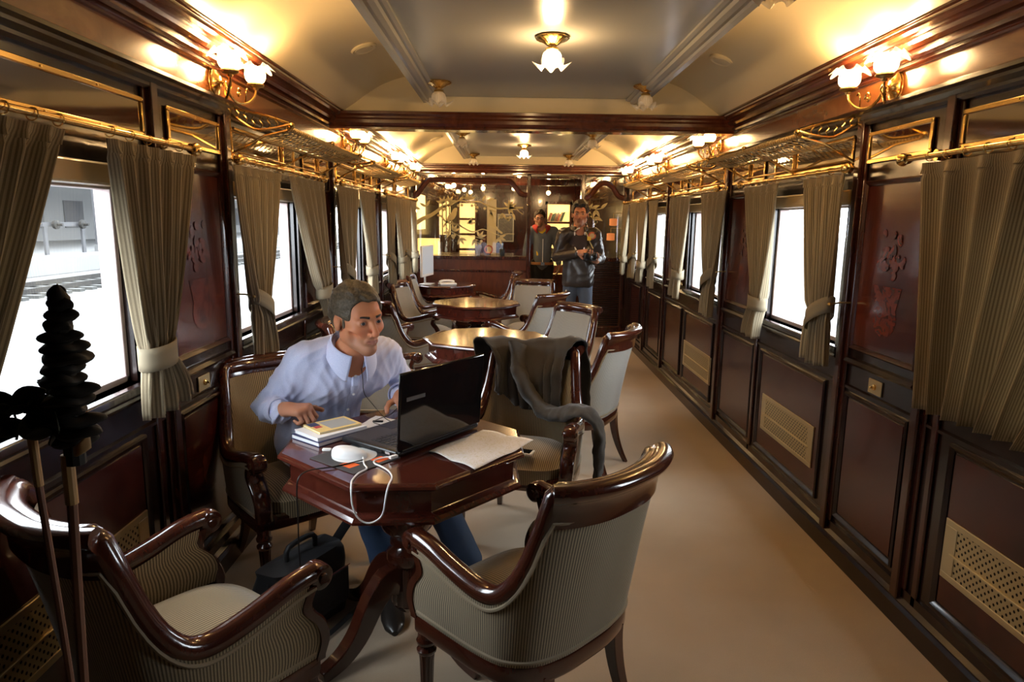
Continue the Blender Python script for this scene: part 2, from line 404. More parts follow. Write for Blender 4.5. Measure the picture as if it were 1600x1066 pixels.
# end wall behind camera
struct(bx(-1.46,Y0-.06,0,1.46,Y0,2.5).build('wall_back','mahog_dark'))
# ---- windows
wk=1
for s in(-1,1):
    for wi,(a,b) in enumerate(WIN):
        t=MB() # inner timber lining frame
        for (y0,y1,z0,z1) in((a-.03,a,WZ0-.02,WZ1+.03),(b,b+.03,WZ0-.02,WZ1+.03)):
            t.box(s*(W-.012),y0,z0,s*(W+.02),y1,z1)
        t.box(s*(W-.012),a-.03,WZ1,s*(W+.02),b+.03,WZ1+.035)
        wn=struct(t.build('window_%d'%wk,'mahog_dark',bevel=.004)); wk+=1
        t=MB(); t.box(s*(W-.03),a-.04,WZ0-.03,s*(W+.06),b+.04,WZ0)
        struct(t.build('window_sill','mahog_dark',wn,bevel=.006))
        t=MB(); xo=W+.06
        for (y0,y1,z0,z1) in((a,a+.022,WZ0,WZ1),(b-.022,b,WZ0,WZ1),(a,b,WZ0,WZ0+.022),(a,b,WZ1-.02,WZ1)):
            t.box(s*(xo-.02),y0,z0,s*(xo+.035),y1,z1)
        struct(t.build('window_frame',mat('aluminium_frame',(.42,.34,.33),.4,.3) if wk==2 and s<0 else bpy.data.materials['aluminium_frame'],wn,bevel=.003))
        t=MB(); t.box(s*(xo+.004),a+.02,WZ0+.02,s*(xo+.008),b-.02,WZ1-.02)
        struct(t.build('pane','pane',wn,smooth=False))
        t=MB(); t.box(s*(W-.022),a-.02,WZ1-.012,s*(W+.05),b+.02,WZ1+.055)
        struct(t.build('blind_box',mat('blind_box_veneer',(.30,.20,.08),.35,coat=.4) if wk==2 and s<0 else bpy.data.materials['blind_box_veneer'],wn,bevel=.008))
# ---- brass framed mirrors above windows and panels
def mirror(s,a,b,label,z0=1.755,z1=1.885):
    th=thing('framed_mirror',(s*(W-.002),(a+b)/2,z0),label,'mirror','brass framed mirrors above the windows'); h=(b-a)/2; H=z1-z0
    bx(-.004*s,-h+.01,.01,0,h-.01,H-.01).build('mirror_glass','mirror',th)
    t=MB(); fw=.018
    for (y0,y1,q0,q1) in((-h,h,0,fw),(-h,h,H-fw,H),(-h,-h+fw,fw,H-fw),(h-fw,h,fw,H-fw)): t.box(0,y0,q0,-s*.010,y1,q1)
    t.build('mirror_frame','brass',th,bevel=.003)
    t=MB()
    m_=max(2,int(h/.12))
    for i in range(m_+1):
        for q in(fw/2,H-fw/2): t.lathe([(.0035,0),(.0035,.002),(.001,.003)],c=(-s*.010 if s<0 else -.010,-h+.01+(2*h-.02)*i/m_,q),ax='x',n=8)
    t.build('screws','brass_dark',th)
ml=[(1.10,2.345),(2.50,2.945),(3.06,3.95),(4.10,4.68),(4.85,5.72),(5.85,6.40),(6.56,7.36),(7.50,8.4)]
nm=['long mirror above the nearest window','narrow mirror above the nearest inlaid panel','mirror behind the nearest luggage rack','narrow mirror above the second inlaid panel','mirror above the third window','narrow mirror above the third inlaid panel','mirror above the fourth window','mirror above the farthest window']
for s,sd in((-1,'left'),(1,'right')):
    for (a,b),q in zip(ml,nm): mirror(s,a,b,'brass framed '+q+' on the %s wall'%sd)
# switch plates
for s,sd in((-1,'left'),(1,'right')):
    y=2.70 if s>0 else 2.66
    th=thing('light_switch',(s*(W-.001),y,.815),'small square brass switch plate on the %s wall rail'%sd,'switch','brass switch plates')
    bx(0,-.05,0,-s*.006,.05,.06).build('plate','brass_plate',th,bevel=.002)
    MB().lathe([(.012,0),(.012,.006),(.005,.008),(.004,.02),(.0,.022)],c=(0,0,.03),ax='x',n=14).xf(Matrix.Scale(-s,4,(1,0,0))).build('knob','brass',th).location.x=-s*.006
# brass vent grilles low on the walls
def grille_mat():
    m=mat('pierced_brass',(.5,.40,.22),.42,.85); tc=N(m,'ShaderNodeTexCoord'); mp=N(m,'ShaderNodeMapping'); mp.inputs['Rotation'].default_value=(PI/4,0,0); L(m,tc.outputs['Object'],mp.inputs[0])
    vo=N(m,'ShaderNodeTexVoronoi',Scale=52,Randomness=0.); L(m,mp.outputs[0],vo.inputs['Vector'])
    gt=N(m,'ShaderNodeMath',operation='LESS_THAN'); gt.inputs[1].default_value=.32; L(m,vo.outputs['Distance'],gt.inputs[0])
    mx=N(m,'ShaderNodeMix',data_type='RGBA'); mx.inputs[6].default_value=(.5,.40,.22,1); mx.inputs[7].default_value=(.01,.008,.006,1); L(m,gt.outputs[0],mx.inputs[0]); L(m,mx.outputs[2],BS(m).inputs['Base Color'])
    return m
M['grille']=grille_mat()
vn=['nearest','second','third']
for s,sd in((-1,'left'),(1,'right')):
    for i,(a,b) in enumerate([(1.30,2.165),(3.19,3.865),(4.90,5.68)]):
        th=thing('vent_grille',(s*(W-.004),(a+b)/2,.31),'pierced brass vent grille low on the %s wall, %s from the camera'%(sd,vn[i]),'vent','brass vent grilles'); h=(b-a)/2
        t=MB()
        for (y0,y1,z0,z1) in((-h,h,0,.022),(-h,h,.19,.212),(-h,-h+.06,.022,.19),(h-.06,h,.022,.19)): t.box(0,y0,z0,-s*.007,y1,z1)
        t.build('plate','brass_plate',th,bevel=.002)
        bx(0,-h+.055,.02,-s*.004,h-.055,.192).build('mesh_insert','grille',th,smooth=False)
        bx(-s*.004,-h+.04,.092,-s*.013,h-.04,.100).build('bar','brass_plate',th,bevel=.002)
# ------------------------------------------------------------------ world, exterior, lights
w=bpy.data.worlds.new('world'); SC.world=w; w.use_nodes=True; nt=w.node_tree; bg=nt.nodes['Background']
bg.inputs[0].default_value=(.86,.94,1,1); bg.inputs[1].default_value=SKY   # flat overcast
M['gravel']=mat('pale_ballast',(.06,.06,.06),.95); M['concrete']=mat('platform_concrete',(.10,.10,.10),.9)
tc=N(M['gravel'],'ShaderNodeTexCoord'); nn=N(M['gravel'],'ShaderNodeTexNoise',Scale=9,Detail=6); L(M['gravel'],tc.outputs['Object'],nn.inputs['Vector'])
L(M['gravel'],ramp(M['gravel'],nn.outputs[0],[(.35,c4((.035,.035,.037))),(.6,c4((.075,.075,.075)))]),BS(M['gravel']).inputs['Base Color'])
M['steel']=mat('rail_steel',(.02,.019,.018),.6,0,spec=.1); M['sleeper']=mat('concrete_sleeper',(.03,.03,.028),.9)
M['paintwhite']=mat('station_white',(.12,.12,.12),.9,spec=.1); M['stationgrey']=mat('station_grey',(.055,.055,.058),.9,spec=.1)
tag(bx(-90,-40,-1.2,90,140,-1.1).build('track_ballast','gravel'),'pale grey gravel ground seen through the windows','ground',kind='structure')
tag(bx(-9.2,-20,-1.1,-1.9,90,-.25).build('near_platform','concrete',bevel=.02),'white station platform right outside the left windows','platform')
tag(bx(-44,-20,-1.1,-20,130,-.35).build('far_platform','concrete',bevel=.02),'far station platform across the tracks, outside the left windows','platform')
for i,x in enumerate((-15.4,-16.9)):
    t=MB(); t.box(x-.04,-20,-.98,x+.04,110,-.84); t.box(x-.08,-20,-1.0,x+.08,110,-.97)
    tag(t.build('railway_rail','steel'),['steel rail nearer the train, outside the left windows','steel rail beside the far platform, outside the left windows'][i],'rail','railway rails')
t=MB()
for k in range(160): t.box(-17.5,-18+k*.7,-1.1,-14.8,-17.72+k*.7,-1.0)
tag(t.build('railway_sleepers','sleeper'),'concrete sleepers under the rails outside the left windows','sleepers',kind='stuff')
b=thing('station_building',(-33,40,-.35),'pale station building with grey windows beyond the far platform','building')
bx(-4,-50,0,0,60,9).build('wall','paintwhite',b)
for k in range(22):
    y=-44+k*4.6; t=bx(-.02,y,.9,.06,y+2.3,2.9).build('window','stationgrey',b)
bx(-.05,24,0,.3,29,8.9).build('concrete_pier',mat('pier_concrete',(.055,.055,.05),.9,spec=.1),b)
c=thing('platform_canopy',(-27,40,3.35),'white steel lattice canopy above the far platform','canopy')
bx(-5.5,-50,.9,4,60,1.05).build('canopy_roof','stationgrey',c)
t=MB()
for k in range(24): t.tube([(3.6,-48+k*4.4,0),(3.6,-45.8+k*4.4,.9),(3.6,-43.6+k*4.4,0)],.07,6)
t.tube([(3.6,-50,0),(3.6,58,0)],.09,6); t.build('lattice_beam','paintwhite',c)
def mast(x,y,label):
    th=thing('catenary_mast',(x,y,-.35),label,'mast','lattice masts outside')
    t=MB()
    for a in(-.3,.3):
        for q in(-.3,.3): t.box(a-.05,q-.05,0,a+.05,q+.05,8)
    for k in range(13):
        z=k*.6+.3; t.tube([(-.3,-.3,z),(-.3,.3,z+.5)],.03,5); t.tube([(.3,.3,z),(.3,-.3,z+.5)],.03,5); t.tube([(-.3,.3,z),(.3,.3,z+.5)],.03,5)
    t.build('lattice','stationgrey',th,smooth=False); bx(-.4,-.4,0,.4,.4,.35).build('base','concrete',th)
mast(-21.3,36.2,'lattice mast on the far platform seen through the near left window')
mast(-21.3,52,'lattice mast farther along the far platform')
t=thing('buffer_stop',(-21.5,33.2,-.35),'white buffer stop frame with two grey buffers on the far platform','buffer stop')
q=MB(); q.box(-.05,-1.5,.0,.05,-1.3,1.4); q.box(-.05,1.3,.0,.05,1.5,1.4); q.box(-.06,-1.6,1.3,.06,1.6,1.5); q.build('frame','stationgrey',t)
for yy in(-1,1): MB().lathe([(.2,0),(.22,.05),(.22,.15),(.07,.17),(.07,.4)],c=(.2,yy,1.4),ax='x',n=16).build('buffer','steel',t)
# window portals guide the sky sampling
for s in(-1,1):
    for a,b_ in WIN:
        ld=bpy.data.lights.new('portal','AREA'); ld.shape='RECTANGLE'; ld.size=b_-a; ld.size_y=WZ1-WZ0
        ld.cycles.is_portal=True
        o=bpy.data.objects.new('portal',ld); COL.objects.link(o); o.location=(s*(W+.12),(a+b_)/2,(WZ0+WZ1)/2)
        o.rotation_euler=Matrix(((0,0,s),(s,0,0),(0,1,0))).to_euler()
# ------------------------------------------------------------------ lamps
def shade_mb(up=1,r=.040,h=.085,lobes=6,flare=.030):
    # tulip glass with ruffled rim: neck at h=0
    t=MB()
    prof=[(.0,.42),(.06,.60),(.16,.86),(.30,1.0),(.48,1.02),(.62,.98),(.74,.98),(.84,1.15),(.93,1.45),(1.0,1.70)]
    def fn(u,v):
        x=v*(len(prof)-1); i=min(int(x),len(prof)-2); f=x-i
        z=lerp(prof[i][0],prof[i+1][0],f); q=lerp(prof[i][1],prof[i+1][1],f)*r
        a=2*PI*u; k=max(0,(z-.70)/.30)
        ruff=math.cos(lobes*a)
        rr=q*(1+.28*k*ruff)+.0012*math.cos(24*a)*(1-k); zz=z*h-k*k*.018*(1+ruff)*1.0
        return (rr*math.cos(a),rr*math.sin(a),up*zz)
    n=72; mv=27
    t.grid(fn,n,mv,cu=True)
    # rim part gets material 1
    for i in range(n):
        for j in range(mv):
            if j>=21: t.mi[i*mv+j]=1
    return t
def point(loc,e,name='lamp_light',r=.018,col=(1,.62,.27)):
    ld=bpy.data.lights.new(name,'POINT'); ld.energy=e; ld.color=col; ld.shadow_soft_size=r
    o=bpy.data.objects.new(name,ld); COL.objects.link(o); o.location=loc; return o
def brass_cup(t,c,up=1):
    t.lathe([(.004,-.022*up),(.010,-.020*up),(.012,-.012*up),(.030,-.006*up),(.034,.0),(.030,.006*up),(.022,.008*up)],c=c,n=20,mod=lambda a,h:1+.06*math.cos(10*a))
SHN={}
def make_shade(parent,loc,up,on):
    key=(up,on)
    if key not in SHN:
        o=shade_mb(up).build('glass_shade',['shade_on','shade_rim'] if on else ['shade_off','shade_off'],parent,fixn=False); SHN[key]=o
    else:
        o=SHN[key].copy(); COL.objects.link(o); o.parent=parent
    o.location=loc
    if on:
        k2=('b',up)
        if k2 not in SHN:
            b=MB().ell((0,0,up*.036),(.012,.012,.02),12,8).build('bulb','bulb',parent); SHN[k2]=b
        else:
            b=SHN[k2].copy(); COL.objects.link(b); b.parent=parent
        b.location=loc
    return o
def ceiling_lamp(x,y,on,label,z=ZP-.002):
    th=thing('ceiling_lamp',(x,y,z),label,'lamp','brass ceiling lamps with ruffled glass shades')
    t=MB(); t.lathe([(.072,0),(.074,-.006),(.068,-.012),(.045,-.020),(.030,-.030),(.022,-.036)],n=60,mod=lambda a,h:1+.04*math.cos(20*a)*min(1,abs(h)*60))
    t.build('ceiling_rose','brass',th)
    MB().lathe([(.016,-.032),(.014,-.040),(.026,-.046),(.028,-.054),(.020,-.060)],n=20,mod=lambda a,h:1+.05*math.cos(8*a)).build('lamp_holder','brass_dark',th)
    make_shade(th,(0,0,-.052),-1,on)
    if on: point((x,y,z-.118),ELC,r=.03)
ceiling_lamp(.03,3.10,True,'lit ceiling lamp on the centre line, nearest of the lit ones')
ceiling_lamp(-.56,4.10,False,'unlit ceiling lamp left of centre just before the first cross beam')
ceiling_lamp(.64,4.12,False,'unlit ceiling lamp right of centre just before the first cross beam')
ceiling_lamp(.64,2.16,False,'unlit ceiling lamp at the top edge of the picture')
ceiling_lamp(.01,7.32,True,'lit ceiling lamp on the centre line beyond the first cross beam')
ceiling_lamp(-.575,6.35,False,'unlit ceiling lamp left of centre beyond the first cross beam')
ceiling_lamp(.60,6.30,False,'unlit ceiling lamp right of centre beyond the first cross beam')
ceiling_lamp(-.57,8.35,False,'unlit ceiling lamp left of centre just before the glazed partition')
ceiling_lamp(.57,8.35,False,'unlit ceiling lamp right of centre just before the glazed partition')
def sconce(s,y,z,label):
    X=s*(W-.032)
    th=thing('wall_sconce',(X,y,z),label,'lamp','twin-shade brass wall sconces')
    MB().lathe([(.052,0),(.052,-s*.004),(.044,-s*.008),(.048,-s*.011),(.030,-s*.016),(.018,-s*.03),(.0,-s*.034)],ax='x',n=32,mod=lambda a,h:1+.12*abs(math.sin(a))**2).build('back_plate','brass',th)
    t=MB(); t.tube([(-s*.02,0,0),(-s*.045,0,-.006),(-s*.055,0,-.02)],.007,8)
    t.build('stem','brass',th)
    for d in(-1,1):
        t=MB()
        P=[(-s*.05,0,-.01),(-s*.055,d*.02,-.045),(-s*.07,d*.055,-.072),(-s*.095,d*.10,-.066),(-s*.115,d*.128,-.035),(-s*.12,d*.135,.0)]
        t.tube(crs(P,20),[.0055]*21,8)
        sp=[]
        for k in range(26):
            a=k/25*2.2*PI; r=.026*(1-k/30); sp.append((-s*.075-s*.0,d*(.062+r*math.cos(a)*1),-.036+r*math.sin(a)))
        t.tube(sp,.0032,6); t.ell((-s*.075,d*.062,-.036),(.006,.006,.006),8,6)
        t.tube(crs([(-s*.09,d*.09,-.066),(-s*.10,d*.075,-.03),(-s*.10,d*.09,-.012),(-s*.10,d*.10,-.02)],10),.003,6)
        t.build('arm','brass',th)
        t=MB(); brass_cup(t,(-s*.12,d*.135,.012)); t.build('shade_cup','brass_dark',th)
        make_shade(th,(-s*.12,d*.135,.014),1,True)
        point((X-s*.12,y+d*.135,z+.078),ELW,r=.02)
SCO=[(-1,2.86,2.035),(1,2.73,2.03),(-1,5.05,2.035),(1,4.92,2.03),(-1,6.75,2.035),(1,6.55,2.03),(-1,7.98,2.035),(1,8.0,2.03)]
nmz=['nearest the camera','just beyond the first cross beam','third from the camera','farthest, by the partition']
for i,(s,y,z) in enumerate(SCO): sconce(s,y,z,'lit twin-shade brass sconce on the %s frieze, %s'%('left' if s<0 else 'right',nmz[i//2]))
# ------------------------------------------------------------------ tub armchair (front = +Y)
CA,CB,CF=.308,.275,.235      # half width, back depth, arm straight length
_PC=[(0,-.275),(.12,-.268),(.225,-.230),(.285,-.150),(.303,-.04),(.306,.09),(.304,.235)]
_PD=crs([(-.12,-.268)]+_PC,84)[12:]
_PA=[0.]
for _i in range(1,len(_PD)): _PA.append(_PA[-1]+math.dist(_PD[_i],_PD[_i-1]))
_PA=[a/_PA[-1] for a in _PA]
def plan(u,k=1.0,kb=1.0):
    t=abs(u); s=1 if u>=0 else -1
    x=float(np.interp(t,_PA,[p[0] for p in _PD])); y=float(np.interp(t,_PA,[p[1] for p in _PD]))
    return (s*x*k, y*kb if y<0 else y)
def railz(u):
    return sm([0,.26,.322,.338,.365,.41,.47,.545,.64,.78,.90,1.0],[.855,.858,.852,.795,.705,.625,.572,.546,.546,.566,.590,.598],abs(u))
def shellp(u,z,off=0.0):
    # outer surface point at perimeter u, height z
    w=min(max((z-.36)/.56,0),1)
    k=.90+.10*w**.7; kb=.74+.26*w**.75
    x,y=plan(u,k,kb)
    back=max(0,math.cos(min(abs(u)/.55,1)*PI/2))
    y-= back*.055*w*w*1.2
    # outward normal approx
    x2,y2=plan(min(u+.01,1),k,kb); x1,y1=plan(max(u-.01,-1),k,kb)
    tx,ty=x2-x1,y2-y1; l=math.hypot(tx,ty); nx,ny=ty/l,-tx/l
    return Vector((x-nx*off,y-ny*off,z))
def outn(u):
    a=shellp(min(u+.01,1),.8); b=shellp(max(u-.01,-1),.8); t=a-b; n=Vector((t.y,-t.x,0)); n.normalize(); return n
def frontedge(v):
    # y shift of the shell's front edge with v (0 bottom .. 1 arm)
    return sm([0,.25,.5,.75,1],[.0,.012,-.004,-.045,-.03],v)
US=[k/48*2-1 for k in range(49)]
ARC={}
_d=0;_p=None
for k in range(-100,101):
    q=shellp(k/100,.7)
    if _p is not None: _d+=(q-_p).length
    _p=q; ARC[k]=_d
def arc(u): x=u*100; i=int(math.floor(x)); i=min(max(i,-100),99); return lerp(ARC[i],ARC[i+1],x-i)
def make_chair(fab='fabric'):
    th=thing('tub_armchair',(0,0,0),'x','chair','mahogany tub armchairs')
    def shell(off,zb,drop,front):
        def fn(u,v):
            U=u*2-1; zt=railz(U)-drop
            zt=min(zt,.82)
            z=lerp(zb,zt,v); p=shellp(U,z,off)
            if abs(U)>.6: p.y+=frontedge(v)*((abs(U)-.6)/.4)**2
            return p
        return fn
    t=MB(); t.grid(shell(.0,.355,.02,0),64,10,uv=lambda u,v:(arc(u*2-1)*1.0,v))
    t.build('outer_upholstery',fab,th)
    t=MB()
    f0=shell(.055,.40,.02,0)
    def puff(u,v):
        p=f0(u,v); U=u*2-1; n=outn(U); b=.014*math.sin(PI*min(max(v,0),1))*(1 if abs(U)<.5 else .5); return p-n*b
    t.grid(puff,64,10,uv=lambda u,v:(arc(u*2-1)*.9,v),flip=True); t.build('inner_upholstery',fab,th)
    # arm/back rail
    t=MB(); fr=[]
    pr=[(-.026,-.022),(-.028,.0),(-.024,.014),(-.012,.022),(.004,.024),(.018,.018),(.027,.004),(.027,-.014),(.020,-.024),(-.018,-.026)]
    us=[k/80*2-1 for k in range(81)]
    pts=[shellp(U,railz(U),.026) for U in us]
    for i,U in enumerate(us):
        T=(pts[min(i+1,80)]-pts[max(i-1,0)]).normalized(); n=outn(U); n=(n-T*n.dot(T)).normalized(); b=T.cross(n)
        if b.z<0 or (abs(b.z)<.2 and b.y>0 and False): b=-b
        fr.append((pts[i],n,b))
    t.sweep(fr,pr); t.build('arm_rail','chairwood',th,ang=60)
    # crest board with rolled top
    t=MB(); fr=[]
    pr=[(.008,.780),(.011,.815),(.020,.840),(.034,.856),(.046,.868),(.050,.880),(.044,.892),(.030,.899),(.012,.898),(-.004,.888),(-.016,.868),(-.026,.830),(-.030,.780)]
    for k in range(33):
        U=lerp(-.335,.335,k/32); p=shellp(U,.86,.02); n=outn(U); fr.append((Vector((p.x,p.y,0)),n,Vector((0,0,1))))
    t.sweep(fr,[(a,b-.01) for a,b in pr]); t.build('crest_rail','chairwood',th,ang=50)
    for s in(-1,1):
        # arm scroll
        p=shellp(s*1.0,.58,.026)
        t=MB(); t.lathe([(.0,-.034),(.012,-.034),(.014,-.028),(.026,-.028),(.033,-.024),(.036,-.012),(.036,.012),(.033,.024),(.026,.028),(.014,.028),(.012,.034),(.0,.034)],c=(p.x,p.y+.012,.583),ax='x',n=22)
        t.build('arm_scroll','chairwood',th,ang=30)
        # front arm support, S curve
        t=MB(); fr=[]
        for k in range(21):
            v=k/20; z=lerp(.345,.572,v); q=shellp(s*1.0,z,.026); y=q.y+frontedge(v)+.008
            fr.append((Vector((q.x,y,z)),Vector((1,0,0)),Vector((0,1,0))))
        wv=[(-.03,-.014),(-.03,.012),(-.02,.020),(.02,.020),(.03,.012),(.03,-.014)]
        t.sweep(fr,wv); t.build('arm_support','chairwood',th,ang=50)
        # piping below the rail on the outside
    t=MB(); P=[]
    for k in range(81):
        U=lerp(-.985,.985,k/80); zt=railz(U)-.034
        zt=min(zt,.785)
        P.append(shellp(U,zt,-.001))
    t.tube(P,.0055,6); P=[shellp(lerp(-.985,.985,k/60),.372,-.001) for k in range(61)]; t.tube(P,.0055,6)
    t.build('braid','piping',th)
    # seat rail
    t=MB(); fr=[]; pr=[(-.025,.300),(.006,.300),(.012,.312),(.012,.345),(.006,.362),(-.025,.362)]
    P=[]
    for k in range(49):
        U=k/48*2-1; p=shellp(U,.36,.008); P.append((p,outn(U)))
    fr=[(Vector((p.x,p.y,0)),n,Vector((0,0,1))) for p,n in P]
    t.sweep(fr,pr)
    fw=P[-1][0].x; fr=[]
    for k in range(17):
        x=lerp(-fw,fw,k/16); fr.append((Vector((x,CF+.012*(1-(x/fw)**2),0)),Vector((0,1,0)),Vector((0,0,1))))
    t.sweep(fr,pr); t.build('seat_frame','chairwood',th,ang=50)
    # seat cushion
    t=MB()
    def seat(u,v):
        a=2*PI*u; r=min(v/.8,1.0) if v<.8 else 1
        ca,sa=math.cos(a),math.sin(a); e=.55
        x=(abs(ca)**e)*(1 if ca>0 else -1); y=(abs(sa)**e)*(1 if sa>0 else -1)
        X=x*r*.235; Yc=.035; Y=Yc+y*r*(.235 if y>0 else .215)
        if y<0: X*=1-.25*(-y*r)**3
        z=.405+.058*(1-r**2.6) if v<.8 else lerp(.405,.335,(v-.8)/.2)
        if v<.8: z=.398+.062*(1-r**3.2)
        return (X,Y,z)
    t.grid(seat,48,20,cu=True,uv=lambda u,v:(seat(u,v)[0],seat(u,v)[1])); t.build('seat_cushion',fab,th)
    # legs
    fl=MB().lathe([(.006,0),(.013,.0),(.014,.02),(.017,.06),(.022,.20),(.024,.225)],n=64,mod=lambda a,h:1-.13*abs(math.cos(6*a)) if .01<h<.22 else 1)
    fl.lathe([(.024,.225),(.029,.232),(.030,.240),(.024,.247),(.021,.252),(.029,.260),(.031,.270),(.026,.28),(.026,.31)],n=24)
    f=fl.build('front_leg','chairwood',th); f.location=(fw-.022,CF-.012,0)
    f2=f.copy(); COL.objects.link(f2); f2.parent=th; f2.location=(-fw+.022,CF-.012,0)
    for s in(-1,1):
        t=MB(); fr=[]
        for k in range(13):
            v=k/12; z=.32*(1-v); fr.append((Vector((s*(.155+.022*v**2),-.165-.085*v**2,z)),Vector((1,0,0)),Vector((0,1,0))))
        hh=[lerp(.023,.013,k/12) for k in range(13)]
        vs=[];fs=[]
        for (o,A,B),h in zip(fr,hh):
            for a,b in((-1,-1),(1,-1),(1,1),(-1,1)): vs.append(o+A*a*h+B*b*h)
        for i in range(12):
            for k in range(4): fs.append((i*4+k,i*4+(k+1)%4,(i+1)*4+(k+1)%4,(i+1)*4+k))
        fs+=[(0,1,2,3),(48,49,50,51)]
        t.add(vs,fs).build('rear_leg','chairwood',th,ang=50,bevel=.003)
    return th
ch0=make_chair('fabric'); 
ch1=copy_tree(ch0)
for c in [x for x in COL.objects if x.parent==ch1]:
    if c.name.split('.')[0] in('outer_upholstery','inner_upholstery','seat_cushion'):
        c.data=c.data.copy(); c.data.materials[0]=M['fabric_plain']
# (x, y, facing direction degrees: 0 = +x, 90 = +y)
CH=[(-0.05,1.85,135,0,'tub armchair in the right foreground seen from behind, empty'),
    (-1.0,1.6,53,0,'tub armchair in the left foreground with empty cushion, facing the laptop table'),
    (-1.055,2.80,-48,0,'tub armchair by the left wall in which the man in the light blue shirt sits'),
    (-.065,3.15,-104,0,'tub armchair with a dark grey jacket thrown over its back'),
    (0.31,4.07,152,1,'pale tub armchair beside the aisle, behind the jacket chair, seen from outside'),
    (0.18,4.92,-143,1,'tub armchair at the far right side of the second table, back panel facing us'),
    (-0.98,4.2,3,1,'tub armchair behind the seated man, at the near left of the second table'),
    (-1.0,5.45,42,1,'tub armchair just right of the seated man\'s head, far left of the second table'),
    (0.05,6.07,143,1,'tub armchair at the near right of the third table'),
    (0.07,7.0,-104,1,'tub armchair at the far right of the third table, back panel facing us'),
    (-1.0,6.75,-12,1,'tub armchair at the near left of the third table'),
    (-1.01,7.72,0,1,'tub armchair at the far left of the third table, before the computer desk'),
    (-0.31,8.3,178,1,'tub armchair against the dark panelling beside the computer desk')]
CHO=[]
used={0:False,1:False}
for x,y,a,k,lab in CH:
    src=(ch0,ch1)[k]
    o=src if not used[k] else copy_tree(src)
    used[k]=True; o.location=(x,y,0); o.rotation_euler=(0,0,math.radians(a-90)); o['label']=lab; CHO.append(o)
# ------------------------------------------------------------------ octagonal tables
def oct_pts(r,cut):
    # long edges diagonal: flats at distance r to +-x,+-y are the short ones (length cut)
    h=cut/2; return [(r,-h),(r,h),(h,r),(-h,r),(-r,h),(-r,-h),(-h,-r),(h,-r)]
def oct_loops(t,levels,cap0=True,cap1=True):
    rows=[]
    for (d,z) in levels:
        base=oct_pts(.405,.25)
        # offset polygon inward by d: scale about centre per-edge (use normals)
        n=8; lines=[]
        for i in range(n):
            a=Vector(base[i]+(0,)); b=Vector(base[(i+1)%n]+(0,)); e=(b-a).normalized(); nn=Vector((e.y,-e.x,0)); lines.append((a-nn*d,e))
        pts=[]
        for i in range(n):
            (p,e),(q,f)=lines[i-1],lines[i]; den=e.x*f.y-e.y*f.x; s_=((q.x-p.x)*f.y-(q.y-p.y)*f.x)/den; pts.append((p.x+e.x*s_,p.y+e.y*s_,z))
        rows.append(pts)
    vs=[q for r in rows for q in r]; fs=[(i*8+k,i*8+(k+1)%8,(i+1)*8+(k+1)%8,(i+1)*8+k) for i in range(len(rows)-1) for k in range(8)]
    if cap0: fs.append(tuple(range(8)))
    if cap1: fs.append(tuple((len(rows)-1)*8+k for k in range(8)))
    t.add(vs,fs)
def make_table(top,label,loc,rz,name='octagonal_table'):
    th=thing(name,loc,label,'table','octagonal pedestal tables',rz)
    t=MB(); oct_loops(t,[(.02,.715),(.004,.718),(-.002,.724),(.0,.732),(.006,.737),(.012,.740)])
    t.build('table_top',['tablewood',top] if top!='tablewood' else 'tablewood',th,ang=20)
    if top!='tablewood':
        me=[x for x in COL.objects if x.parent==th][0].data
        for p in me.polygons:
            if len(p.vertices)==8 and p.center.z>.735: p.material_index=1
    t=MB(); oct_loops(t,[(.10,.70),(.022,.714),(.034,.706),(.036,.640),(.030,.634),(.018,.628),(.010,.618),(.010,.610),(.020,.606),(.10,.606)],True,True)
    t.build('apron','tablewood',th,ang=20)
    t=MB().lathe([(.12,.606),(.12,.59),(.085,.58),(.075,.565),(.082,.555),(.085,.54),(.06,.53),(.05,.515),(.06,.505),(.092,.485),(.098,.455),(.09,.425),(.065,.40),(.05,.385),(.06,.378),(.062,.366),(.05,.358),(.055,.35),(.072,.335),(.075,.31),(.066,.29),(.055,.282)],n=40,cap=True)
    t.lathe([(.055,.282),(.058,.27),(.060,.14),(.055,.13)],n=64,mod=lambda a,h:1-.06*abs(math.cos(8*a)))
    t.lathe([(.055,.13),(.04,.11),(.02,.095),(.0,.09)],n=24)
    t.build('pedestal','chairwood',th)
    for k in range(4):
        a=PI/4*0+k*PI/2+PI/4; t=MB(); P=crs([(.045,0,.24),(.10,0,.245),(.16,0,.19),(.22,0,.10),(.29,0,.045),(.37,0,.022)],16)
        fr=[]
        for i,p in enumerate(P):
            q=Vector(P[min(i+1,16)])-Vector(P[max(i-1,0)]); q.normalize(); fr.append((Vector(p),Vector((0,1,0)),Vector((-q.z,0,q.x))))
        vs=[];fs=[]
        for i,(o,A,B) in enumerate(fr):
            w=.024; h=lerp(.055,.020,i/16)
            for p_,q_ in((-1,-1),(1,-1),(1,1),(-1,1)): vs.append(o+A*p_*w+B*q_*h)
        for i in range(16):
            for j in range(4): fs.append((i*4+j,i*4+(j+1)%4,(i+1)*4+(j+1)%4,(i+1)*4+j))
        fs+=[(0,1,2,3),(64,65,66,67)]
        t.add(vs,fs); t.rot(a); t.build('foot','chairwood',th,ang=50,bevel=.004)
    return th
make_table('tablewood','dark mahogany octagonal table in front carrying the laptop',(-.50,2.27,0),math.radians(3))
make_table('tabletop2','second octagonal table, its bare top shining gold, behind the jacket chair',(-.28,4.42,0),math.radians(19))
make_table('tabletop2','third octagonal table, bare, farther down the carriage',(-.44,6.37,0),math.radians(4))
make_table('tablewood','farthest octagonal table, at the left wall, carrying the computer monitor',(-.93,8.24,0),math.radians(0))
